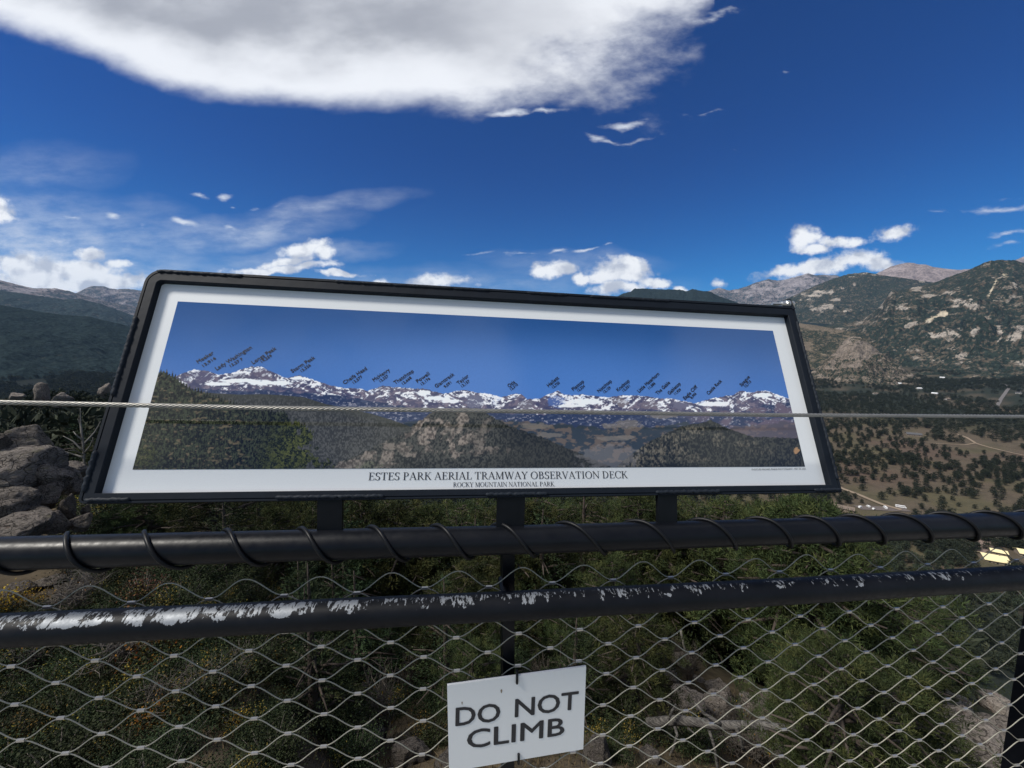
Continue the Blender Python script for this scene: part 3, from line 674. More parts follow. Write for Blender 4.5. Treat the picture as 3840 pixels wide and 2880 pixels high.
# ------------------------------------------------------------------ panorama sign
SA = Vector((.9903, .1330, -.0395)).normalized(); SB = Vector((-.0170, .3935, .9192)); SB = (SB - SA * SB.dot(SA)).normalized(); SN = SA.cross(SB)
H_S = .486; c0 = Vector((-1.59863, 1.35528, -.58557))
BL = CAM + c0 * H_S
def on_sign(px, py, off=0.0):
    d = Vector(ray(px, py)); P0 = BL + SN * off
    p = CAM + d * ((P0 - CAM).dot(SN) / d.dot(SN)) - P0
    return p.dot(SA), p.dot(SB)
sign = bpy.data.objects.new('panorama_sign', None); C.objects.link(sign)
sign.matrix_world = Matrix.Translation(BL) @ Matrix((SA, SB, SN)).transposed().to_4x4()
tag(sign, 'wide tilted panorama sign of snowy peaks with a white border in a dark metal frame', 'sign')
W_, H_ = 1.5655, .4865
def rrect(x0, x1, y0, y1, rad):
    """closed outline, counter-clockwise; rad for BL, BR, TR, TL"""
    out = []
    for (cx, cy, a0, r) in ((x0, y0, 180, rad[0]), (x1, y0, 270, rad[1]), (x1, y1, 0, rad[2]), (x0, y1, 90, rad[3])):
        sx_, sy_ = (1 if cx == x0 else -1), (1 if cy == y0 else -1)
        for k in range(7):
            a = math.radians(a0 + 90 * k / 6); out.append((cx + sx_ * r + r * math.cos(a), cy + sy_ * r + r * math.sin(a)))
    return out
def ring(name, prof, rads, mat):
    """prof: list of (inset, z); lofts the rounded rectangle through the profile"""
    loops = []
    for ins, z in prof:
        loops.append([(x, y, z) for x, y in rrect(ins, W_ - ins * 1.06, ins * .72, H_ - ins * 1.14, [max(.0006, r - ins) for r in rads])])
    n = len(loops[0]); V = [p for l in loops for p in l]; Fs = []
    for i in range(len(loops)):
        j = (i + 1) % len(loops)
        for k in range(n): Fs.append((i * n + k, i * n + (k + 1) % n, j * n + (k + 1) % n, j * n + k))
    me = mesh(name, V, Fs, mat); return link(name, me, sign)
RAD = [.012, .006, .004, .034]
ring('frame', [(0, -.034), (0, -.004), (.0015, 0), (.0062, 0), (.0070, -.0025), (.0085, -.0025), (.0092, .001), (.0245, .001), (.0255, 0), (.0255, -.034)], RAD, M_frame)
m = MB(); m.box(.012, W_ - .012, .012, H_ - .012, -.0335, -.030); m.obj('back_plate', M_frame, sign)
PZ = -.0135
pz_c = [on_sign(*p, PZ) for p in [(588.5, 1053.6), (2953, 1183), (3114, 1819), (358, 1849.4)]]
m = MB(); m.box(.0258, W_ - .0273, .0187, H_ - .0293, PZ - .006, PZ)
M_panel, t, b = mat_new('white laminate'); obj = t.new('ShaderNodeTexCoord').outputs['Object']
sp_ = t.noise(obj, 900, 2, .8); dirt = t.noise(t.mapping(obj, scale=(1, 1, 1)), 22, 6, .65)
t.link(t.mix(t.sstep(sp_, .25, .75), t.mix(t.sstep(dirt, .55, .75, 0, .10), (.655, .68, .69), (.56, .56, .53)), (.735, .755, .76)), b.inputs['Base Color'])
b.inputs['Roughness'].default_value = .34; bump(t, b, sp_, .08, .0006)
m.obj('panel', M_panel, sign)
# weld beads where the frame was sealed: lumpy lines of paint
wel = [('t', .02, .19), ('t', .385, .74), ('t', .83, .93), ('t', .99, 1.20), ('b', .012, .085), ('b', .33, .53), ('b', .73, .86), ('b', 1.10, 1.255), ('b', 1.49, 1.56), ('l', .02, .095), ('l', .20, .37), ('r', .03, .44)]
for side, s0, s1 in wel:
    m = MB(); n_ = max(6, int((s1 - s0) / .0035)); path = []; rad_ = []
    for k in range(n_ + 1):
        s = s0 + (s1 - s0) * k / n_; w1 = mnoise.noise((s * 130, ord(side), 0)) * .0022; w2 = mnoise.noise((s * 210, ord(side) + 9, 3))
        if side in 'tb': path.append((s, (H_ - .0072 if side == 't' else .0072) + w1, .0008 + w2 * .0012))
        else: path.append(((.0072 if side == 'l' else W_ - .0066) + w1, s, .0008 + w2 * .0012))
        rad_.append((.0037 if side != 'l' else .0045) * (1 + .5 * mnoise.noise((s * 320, 4, ord(side)))) * (.4 if k in (0, n_) else 1))
    m.tube(path, rad_, 7); m.obj('weld_bead', M_bead, sign, True)
# brackets down to the top rail
def bracket(px, half):
    u_, _ = on_sign(px, 1880); foot = BL + SA * u_ + SB * .004
    best = min((along(top_path, Lt, s) for s in np.linspace(.2, Lt[-1] - .2, 1500)), key=lambda p: abs((p - foot).dot(SA)))
    p1 = best + RU * (R_TOP - .004) + RN * .006; p0_ = foot - SN * .006
    m = MB(); V = []
    for p in (p1, p0_):
        for a_, b_ in ((-half, -.005), (half, -.005), (half, .005), (-half, .005)): V.append(p + SA * a_ + RN * b_)
    m.add(V, [(0, 3, 2, 1), (4, 5, 6, 7), (0, 1, 5, 4), (1, 2, 6, 5), (2, 3, 7, 6), (3, 0, 4, 7)])
    me = m.mesh('bracket', M_rail); me.transform(sign.matrix_world.inverted()); o = link('bracket', me, sign)
    m = MB(); path = [p1 + SA * (half * 1.02 * math.cos(a_)) + RN * (-.008 + .006 * math.sin(a_)) - RU * .002 + RU * (.002 * mnoise.noise((a_ * 6, px, 0))) for a_ in np.linspace(math.pi, 2 * math.pi, 16)]
    m.tube(path, [.004 * (1 + .5 * mnoise.noise((k * .9, px, 1))) for k in range(16)], 6)
    me = m.mesh('weld_bead', M_bead, True); me.transform(sign.matrix_world.inverted()); link('weld_bead', me, o)
bracket(1235, .0228); bracket(1918, .029); bracket(2508, .0225)
# hinge tab and bolt on the top right corner
tx, ty = W_ - .006, H_ - .004
m = MB(); m.add([(tx - .004, ty - .006, z) for z in (-.02, .002)] + [(tx + .004, ty - .006, z) for z in (-.02, .002)] + [(tx - .004, ty + .028, z) for z in (-.016, -.004)] + [(tx + .004, ty + .028, z) for z in (-.016, -.004)],
      [(0, 1, 5, 4), (2, 6, 7, 3), (0, 4, 6, 2), (1, 3, 7, 5), (4, 5, 7, 6), (0, 2, 3, 1)])
tab = m.obj('hinge_tab', M_frame, sign)
m = MB()
m.tube([(tx - .052, ty + .013, -.008), (tx + .008, ty + .014, -.008)], .0042, 10)
m.tube([(tx - .026, ty + .013, -.008), (tx - .013, ty + .013, -.008)], .0088, 6)
m.tube([(tx - .0125, ty + .0135, -.008), (tx - .0105, ty + .0135, -.008)], .0098, 14)
m.tube([(tx - .0085, ty + .0135, -.008), (tx - .0045, ty + .0135, -.008)], .0112, 16)
m.tube([(tx + .0045, ty + .014, -.008), (tx + .010, ty + .014, -.008)], .0095, 6)
m.obj('bolt', simple('zinc bolt', (.55, .56, .55), .3, .85, var=.2), tab)

# ------------------------------------------------------------------ the printed photograph on the sign
pc4 = [on_sign(*p, PZ) for p in [(664.7, 1128.9), (2896.5, 1242), (3019.9, 1750.6), (501.8, 1760.3)]]
px0, px1 = (pc4[0][0] + pc4[3][0]) / 2, (pc4[1][0] + pc4[2][0]) / 2
py1, py0 = (pc4[0][1] + pc4[1][1]) / 2, (pc4[2][1] + pc4[3][1]) / 2
NU, NV = 1500, 380
gu, gv = np.meshgrid(np.linspace(px0, px1, NU), np.linspace(py0, py1, NV), indexing='ij')
# where each point of the print was measured on the photograph
o_ = np.array(BL + SN * PZ); Pw = o_ + gu[..., None] * np.array(SA) + gv[..., None] * np.array(SB)
PX, PY = px_of(Pw[..., 0], Pw[..., 1], Pw[..., 2])
def line(pts): a_ = np.array(sorted(pts)); return np.interp(PX, a_[:, 0], a_[:, 1])
def S(c): return lin(c)
def mixc(a_, b_, t_): return a_ * (1 - t_[..., None]) + b_ * t_[..., None]
def full(c): return np.broadcast_to(S(c), PX.shape + (3,))
# sky
tv = (gv - py0) / (py1 - py0)
col_ = mixc(full((68, 110, 172)), full((40, 78, 130)), ss(tv, .45, 1.02))
col_ = mixc(col_, full((76, 120, 184)), ss(np.abs(PX - 1900), 1100, 200) * ss(tv, 1.0, .55) * .6)
col_ = col_ * (1 + .02 * (fbm(PX / 5, PY / 5, 3, 2) - .5))[..., None]
sky_l = [(640, 1419), (657, 1413), (690, 1398), (730, 1385.6), (779, 1390), (822, 1405), (845, 1402), (871, 1399), (904, 1386), (944, 1375), (980, 1376), (1012, 1391), (1061, 1415), (1077, 1418), (1123, 1408), (1153, 1418), (1197, 1432), (1251, 1448), (1289, 1456), (1338, 1455), (1381, 1467), (1435, 1445), (1479, 1453), (1522, 1453), (1555, 1459), (1587, 1456), (1631, 1470), (1663, 1475), (1685, 1473), (1734, 1461), (1772, 1470), (1821, 1475), (1880, 1490), (1920, 1479), (1937, 1476), (1955, 1479), (1976, 1496), (2020, 1496), (2054, 1479), (2091, 1465), (2115, 1479), (2159, 1483), (2180, 1478), (2241, 1487), (2289, 1489), (2337, 1483), (2389, 1483), (2441, 1489), (2484, 1496), (2519, 1494), (2558, 1505), (2610, 1513), (2636, 1502), (2684, 1492), (2745, 1481), (2779, 1466), (2814, 1472), (2857, 1465), (2880, 1468), (2941, 1489), (3020, 1510)]
ridge = line(sky_l) + (fbm(PX / 9, PX * 0, 2, 4) - .5) * 7
dep = PY - ridge
# snowy range
sn = ridged(PX / 46 + PY / 90, PY / 26 - PX / 150, 8, 5); sn2 = fbm(PX / 13, PY / 8, 9, 5); facet = vnoise(PX / 60 + PY / 70, PY / 40, 15)
sn3 = fbm(PX / 5 + PY / 9, PY / 3.5, 10, 4)
wx_ = (fbm(PX / 40, PY / 30, 16, 4) - .5) * 34; wy_ = (fbm(PX / 40, PY / 30, 18, 4) - .5) * 24
dg = ridged((PX + wx_) / 30 + (PY + wy_) / 17, (PX + wx_) / 95 - (PY + wy_) / 60, 19, 4); dg2 = ridged((PX - wx_) / 34 - (PY + wy_) / 15, (PX + wx_) / 90 + PY / 55, 25, 4)
lee = ss(vnoise(PX / 75 + PY / 60, PY * 0, 27), .35, .65)
snow = ss((dg * lee + dg2 * (1 - lee)) * .75 + (sn2 - .5) * .35 + (sn3 - .5) * .35 - dep / 440, .45, .58)
rockc = mixc(full((78, 78, 100)), full((112, 104, 118)), ss(sn2, .35, .65)); rockc = mixc(rockc, full((52, 58, 88)), ss(sn, .72, .5) * .6)
rng_c = mixc(rockc, mixc(full((176, 184, 204)), full((228, 232, 238)), ss(sn3 * .5 + sn2 * .5, .36, .58)), snow)
col_ = mixc(col_, rng_c, ss(dep, -.8, .8))
def rock_patch(cx, cy, rx, ry, k=1.0): return ss(1 - np.hypot((PX - cx) / rx, (PY - cy) / ry) + (fbm(PX / 14, PY / 10, 31, 4) - .5) * 1.1, 0, .3) * k
for cx, cy, rx, ry, cc_ in [(765, 1410, 50, 26, (82, 80, 104)), (985, 1400, 48, 22, (92, 86, 104)), (900, 1415, 40, 16, (84, 82, 100)), (2085, 1505, 34, 26, (78, 100, 150)), (1780, 1510, 40, 30, (98, 100, 120)), (1975, 1515, 34, 18, (104, 102, 114)), (2330, 1508, 36, 18, (112, 106, 112)), (2440, 1520, 40, 18, (104, 98, 110)), (2550, 1520, 36, 16, (96, 96, 116))]:
    col_ = mixc(col_, full(cc_), rock_patch(cx, cy, rx, ry) * ss(dep, 3, 9) * (1 - snow * .45))
for cx, cy, rx, ry in [(905, 1428, 90, 8), (1010, 1437, 110, 9), (1130, 1418, 50, 9), (1590, 1475, 26, 14), (1640, 1495, 50, 12), (2190, 1505, 70, 14), (2140, 1522, 70, 7), (1690, 1505, 36, 8), (2680, 1515, 60, 10), (2860, 1482, 40, 9), (820, 1440, 60, 7)]:
    col_ = mixc(col_, full((226, 231, 238)), rock_patch(cx, cy, rx, ry, .95) * ss(dep, 1, 4))
# blue forest foot of the range
foot = line([(640, 1452), (860, 1466), (980, 1466), (1088, 1467), (1251, 1485), (1387, 1502), (1560, 1535), (1700, 1545), (1900, 1548), (2000, 1552), (2200, 1545), (2400, 1540), (2600, 1548), (2750, 1545), (2870, 1520), (3020, 1500)]) + (fbm(PX / 20, PY / 14, 13, 4) - .5) * 26
fcol = mixc(full((44, 56, 84)), full((66, 76, 100)), ss(fbm(PX / 14, PY / 6, 14, 5), .5, .72)); fcol = mixc(fcol, full((98, 88, 102)), ss(PX, 2480, 2750) * ss(fbm(PX / 40, PY / 22, 19, 4), .42, .6) * .9)
col_ = mixc(col_, fcol, ss(PY - foot, -3, 3))
sp2 = ss(fbm(PX / 9, PY / 5, 41, 4), .64, .70) * ss(PY - foot, 2, 10) * (1 - ss(PY, 1590, 1640)); col_ = mixc(col_, full((150, 150, 162)), sp2 * .65)
# mid valley slopes
mid = line([(1300, 1600), (1800, 1560), (1950, 1580), (2060, 1590), (2200, 1600), (2320, 1605), (2440, 1600), (2560, 1590), (2700, 1610), (2860, 1590), (3020, 1580)]) + (fbm(PX / 26, PY / 16, 51, 4) - .5) * 30
mc = mixc(full((48, 58, 68)), full((92, 84, 80)), ss(fbm(PX / 22, PY / 13, 52, 5), .50, .64)); mc = mixc(mc, full((100, 90, 100)), ss(PX, 2600, 2800) * .5)
col_ = mixc(col_, mc, ss(PY - mid, -4, 4))
for cx, cy, rx, ry in [(2010, 1598, 60, 14), (2060, 1632, 60, 12), (2290, 1598, 46, 12), (2350, 1592, 60, 18), (2300, 1645, 60, 10), (2480, 1560, 60, 10), (2350, 1640, 36, 8)]:
    col_ = mixc(col_, full((112, 107, 102)), rock_patch(cx, cy, rx, ry, .7))
# long forested shoulder on the left
shl = line([(640, 1466), (828, 1476), (900, 1480), (980, 1478), (1060, 1482), (1142, 1490), (1224, 1516), (1320, 1535), (1394, 1552), (1470, 1575), (1533, 1598), (1640, 1640), (1800, 1700), (3020, 2000)])
tx_ = fbm(PX / 4, PY / 6, 61, 4); sc_ = mixc(full((52, 54, 53)), full((78, 79, 77)), ss(tx_, .40, .66)); sc_ = mixc(sc_, full((62, 64, 58)), ss(PY - shl, 40, 0) * .7)
col_ = mixc(col_, sc_, ss(PY - shl, -1.5, 1.5) * (PX < 1800))
# central rocky hill
hil = line([(1180, 1770), (1300, 1722), (1373, 1690), (1475, 1640), (1528, 1618), (1552, 1590), (1597, 1565), (1621, 1545), (1660, 1533), (1700, 1530), (1790, 1531), (1829, 1553), (1910, 1598), (2032, 1639), (2114, 1675), (2200, 1712), (2330, 1770)]) + (fbm(PX / 12, PX * 0, 71, 3) - .5) * 10
ht = fbm(PX / 4.5, PY / 6.5, 72, 4); hc = mixc(full((34, 38, 38)), full((72, 73, 68)), ss(ht, .38, .64))
rk = fbm(PX / 22 + PY / 60, PY / 30, 73, 5); hrock = mixc(full((80, 74, 69)), full((138, 128, 118)), ss(fbm(PX / 7, PY / 9, 74, 4), .34, .62))
rmask = np.zeros_like(PX)
for cx, cy, rx, ry, k in [(1610, 1600, 70, 60, 1), (1680, 1620, 60, 40, .8), (1730, 1600, 40, 80, .9), (1715, 1650, 40, 50, 1), (1560, 1645, 60, 40, .9), (1560, 1690, 80, 30, .7), (1420, 1715, 90, 30, .8), (1360, 1745, 120, 25, .8), (1680, 1700, 60, 20, .8), (1830, 1690, 80, 20, .6), (1770, 1660, 60, 50, .5), (1480, 1670, 60, 20, .6), (1810, 1600, 40, 40, .4)]: rmask = np.maximum(rmask, rock_patch(cx, cy, rx, ry, k))
hc = mixc(hc, hrock, rmask * ss(rk, .38, .56)); hc = mixc(hc, full((28, 32, 34)), ss(PX, 1800, 1950) * .55); hc = mixc(hc, full((104, 106, 88)), rock_patch(1380, 1745, 60, 18, .7) * ss(ht, .4, .6))
col_ = mixc(col_, hc, ss(PY - hil, -1.5, 1.5))
# right dark pyramid hill
pyr = line([(2290, 1775), (2322, 1740), (2367, 1704), (2428, 1659), (2505, 1622), (2558, 1598), (2627, 1586), (2664, 1575), (2709, 1598), (2770, 1622), (2822, 1638), (2993, 1643), (3030, 1650)]) + (fbm(PX / 9, PX * 0, 81, 3) - .5) * 7
pt_ = fbm(PX / 4.5, PY / 6.5, 82, 4); pcol = mixc(full((30, 35, 38)), full((60, 62, 58)), ss(pt_, .42, .66))
pm = np.zeros_like(PX)
for cx, cy, rx, ry, k in [(2600, 1615, 60, 20, .8), (2540, 1640, 70, 20, .8), (2430, 1680, 60, 25, .9), (2400, 1730, 90, 30, .9), (2500, 1690, 90, 30, .8), (2690, 1650, 26, 40, .7), (2580, 1720, 80, 20, .5), (2800, 1665, 60, 14, .6), (2330, 1752, 50, 14, .8), (2860, 1690, 60, 18, .3)]: pm = np.maximum(pm, rock_patch(cx, cy, rx, ry, k))
pcol = mixc(pcol, mixc(full((82, 79, 70)), full((116, 110, 98)), ss(pt_, .4, .6)), pm * .8 * ss(fbm(PX / 6, PY / 10, 84, 3), .40, .60)); pcol = mixc(pcol, full((168, 132, 96)), rock_patch(2985, 1690, 12, 14, .8))
col_ = mixc(col_, pcol, ss(PY - pyr, -1.2, 1.2))
col_ = mixc(col_, full((122, 120, 122)), rock_patch(2280, 1715, 120, 55, .38) * (PX > 2000))
# near forest on the left, dark spires lower down, yellow green crowns to its right
ford = line([(480, 1380), (600, 1389), (627, 1394), (660, 1413), (708, 1450), (763, 1472), (817, 1488), (871, 1508), (960, 1530), (1072, 1543), (1105, 1570), (1100, 1597), (1175, 1624), (1215, 1680), (1240, 1730), (1300, 1766), (3020, 1900)])
spire = (np.abs(((PX + vnoise(PX * 0, PY / 30, 2) * 6) / 11) % 1 - .5) * 2) * 16 * (.4 + vnoise(PX / 11, PX * 0, 91)) + (fbm(PX / 5, PY / 5, 92, 3) - .5) * 14
ft = fbm(PX / 6, PY / 9, 93, 5); ft2 = fbm(PX / 3, PY / 3.5, 94, 3)
fo = mixc(full((17, 21, 20)), full((58, 64, 48)), ss(ft * .45 + ft2 * .35 + fbm(PX / 3.2, PY / 9, 98, 3) * .35, .48, .74)); fo = mixc(fo, full((112, 100, 78)), ss(fbm(PX / 16, PY / 8, 95, 5), .60, .74) * ss(PX, 1000, 860) * .6)
yel = ss(PX + (PY - 1640) * .55, 960, 1110) * ss(PY, 1520, 1600) ; yel = np.maximum(yel, rock_patch(545, 1720, 60, 50, .8) * .7)
yc = mixc(full((26, 32, 22)), full((72, 77, 40)), ss(fbm(PX / 10, PY / 11, 96, 4) * .6 + ft2 * .5, .46, .68)); yc = mixc(yc, full((112, 112, 60)), ss(ft2, .62, .8) * .5)
fo = mixc(fo, yc, yel * .85)
dens = np.where(PX > 1090, ss(fbm(PX / 22, PY / 20, 97, 4) * 100 - (PX - 1090) * .30, 22, 30), 1.0)
col_ = mixc(col_, fo, ss(PY - ford + spire - 8, -2, 3) * dens)
col_ = col_ * (1 + .10 * (fbm(PX / 2.2, PY / 2.2, 99, 2) - .5))[..., None]
alb = np.clip(col_ / .84, .006, .9)
I = np.arange(NU * NV).reshape(NU, NV); Q = np.stack([I[:-1, :-1], I[1:, :-1], I[1:, 1:], I[:-1, 1:]], -1).reshape(-1, 4)
V = np.stack([gu, gv, np.full_like(gu, PZ + .0006)], -1).reshape(-1, 3)
me = mesh('printed_panorama', V, Q, None, True); color_attr(me, 'print', alb.reshape(-1, 3).astype(np.float32))
M_print, t, b = mat_new('glossy printed photograph'); a = t.new('ShaderNodeAttribute'); a.attribute_name = 'print'
t.link(a.outputs[0], b.inputs['Base Color']); b.inputs['Roughness'].default_value = .10; b.inputs['Specular IOR Level'].default_value = .6
g = t.new('ShaderNodeTexCoord').outputs['Object']; t.link(t.sstep(t.noise(g, 14, 5, .6), .35, .7, .03, .09), b.inputs['Roughness'])
me.materials.append(M_print); link('printed_panorama', me, sign)

# ------------------------------------------------------------------ lettering
M_ink = simple('black ink', (.012, .013, .018), .5, var=.1)
M_ink2 = simple('label ink', (.014, .018, .030), .35, var=.1)
def text_mesh(body, bold=0.0):
    cu = bpy.data.curves.new('t', 'FONT'); cu.body = body; cu.size = 1.0; cu.offset = bold; cu.resolution_u = 3; cu.fill_mode = 'FRONT' if hasattr(cu, 'fill_mode') else 'FRONT'
    ob = bpy.data.objects.new('t', cu); C.objects.link(ob)
    me = bpy.data.meshes.new_from_object(ob.evaluated_get(bpy.context.evaluated_depsgraph_get()))
    v_ = np.array([p.co[:] for p in me.vertices]); fs = [tuple(p.vertices) for p in me.polygons]
    bpy.data.objects.remove(ob); bpy.data.curves.remove(cu); bpy.data.meshes.remove(me)
    v_[:, 0] -= v_[:, 0].min()
    return v_, fs
def place(v_, p0_, p1_, size, z, lean=0.0):
    """stretch text of unit em so that it runs from p0_ to p1_ on the plane, with letters `size` tall"""
    d = np.array(p1_) - np.array(p0_); L_ = np.hypot(*d); d /= L_; nrm = np.array([-d[1], d[0]])
    x = v_[:, 0] / v_[:, 0].max() * L_; y = v_[:, 1] * size
    x = x + y * lean
    return [(p0_[0] + d[0] * a_ + nrm[0] * b_, p0_[1] + d[1] * a_ + nrm[1] * b_, z) for a_, b_ in zip(x, y)]
LAB = [('Meeker', 744, 1364, 803, 1327), ('13,916', 764, 1377, 811, 1346), ('Lady Washington', 814, 1390, 946, 1307), ('13,27 7', 866, 1377.5, 912, 1350), ('Longs Peak', 950, 1366.6, 1037, 1310), ('14,259', 982.5, 1361, 1020.5, 1337),
       ('Storm Peak', 1096.5, 1399, 1182, 1345), ('13,326', 1132, 1396.5, 1166, 1372), ('Cheifs Head', 1292, 1442.6, 1377, 1385.6), ('13,577', 1327, 1440, 1360, 1415.5), ('McHenry', 1403, 1432, 1463, 1391), ('13,327', 1427, 1434.5, 1457, 1413),
       ('Thatchtop', 1482, 1442.6, 1552, 1395), ('12,668', 1511.6, 1444, 1544, 1419), ('Powell', 1566, 1437, 1612, 1404.6), ('13,176', 1582, 1446, 1613.6, 1422.5), ('Gianttrack', 1636, 1456, 1704, 1407), ('9,091', 1669, 1456, 1693, 1437),
       ('Taylor', 1719, 1444, 1758.5, 1413), ('13,157', 1733, 1453.5, 1762, 1432), ('Otis', 1909, 1454.8, 1932, 1436), ('12,310', 1917, 1465, 1942, 1444), ('Hallett', 2057, 1452.6, 2096, 1420), ('12,720', 2074, 1458, 2099, 1437.4),
       ('Flattop', 2150, 1467, 2190, 1433), ('12,324', 2168, 1470, 2193.4, 1450.5), ('Notchtop', 2245.5, 1473.5, 2294, 1432), ('12,129', 2266, 1475.6, 2290, 1456), ('Knobtop', 2317, 1469, 2360.5, 1431), ('12,331', 2337.5, 1470, 2362, 1449.6),
       ('Little Materhorn', 2396, 1473.5, 2472, 1405), ('11,586', 2434, 1461, 2457, 1439.6), ('The Gable', 2464.7, 1482, 2512.5, 1437.4), ('Gabletop', 2509.4, 1482, 2552, 1441), ('11,939', 2531, 1482, 2553.7, 1463.5),
       ('Eagle Cliff', 2568, 1500.4, 2615, 1452.6), ('8,906', 2592.7, 1497, 2611, 1477.8), ('Castle Rock', 2655.7, 1482, 2706.5, 1431), ('Spague', 2779.4, 1450.5, 2811, 1415.7), ('12,713', 2796, 1454, 2816, 1433)]
lab_mb = None
for body, xa, ya, xb, yb in LAB:
    v_, fs = text_mesh(body); num = body[0].isdigit()
    if not num: lab_mb = MB()
    p0_, p1_ = on_sign(xa, ya, PZ), on_sign(xb, yb, PZ)
    for kb, (bx, by) in enumerate([(0, 0), (.0006, 0), (0, .0005)]): lab_mb.add([(a_ + bx, b_ + by, c_ + kb * 4e-5) for a_, b_, c_ in place(v_, p0_, p1_, .0118 if not num else .0088, PZ + .0012)], fs)
    i = LAB.index((body, xa, ya, xb, yb))
    if i + 1 == len(LAB) or not LAB[i + 1][0][0].isdigit(): lab_mb.obj('peak_label', M_ink2, sign)
v_, fs = text_mesh('PHOTO BY MICHAEL PINEAR PHOTOGRAPHY - MAY 30, 2024', .0)
m = MB(); m.add(place(v_, on_sign(2818.6, 1764, PZ), on_sign(3021, 1761, PZ), .0055, PZ + .0010), fs); m.obj('credit_line', simple('grey ink', (.10, .105, .11), .5), sign)

# serif capitals drawn as thick and thin strokes: unit cap height; each glyph -> (advance, polygons)
TK, TN, SF = .122, .050, .040
def bar(x0, y0, x1, y1, w_):
    d = np.array([x1 - x0, y1 - y0]); n_ = np.array([-d[1], d[0]]) / np.hypot(*d) * w_ / 2
    return [(x0 + n_[0], y0 + n_[1]), (x0 - n_[0], y0 - n_[1]), (x1 - n_[0], y1 - n_[1]), (x1 + n_[0], y1 + n_[1])]
def hs_(x0, x1, y): return [(x0, y), (x1, y), (x1, y + SF), (x0, y + SF)]
def ser(xc, y, half=.17): return hs_(xc - half, xc + half, 0 if y == 0 else 1 - SF)
def bowl(cx, cy, rx, ry, a0, a1, thick=TK, thin=TN, n=20):
    out = []; A_ = np.radians(np.linspace(a0, a1, n + 1))
    for a_, b_ in zip(A_[:-1], A_[1:]):
        q = []
        for an in (a_, b_):
            q.append((cx + rx * math.cos(an), cy + ry * math.sin(an)))
        r_ = []
        for an in (b_, a_):
            r_.append((cx + (rx - thick) * math.cos(an), cy + (ry - thin) * math.sin(an)))
        out.append(q + r_)
    return out
def stem(x): return bar(x, 0, x, 1, TK)
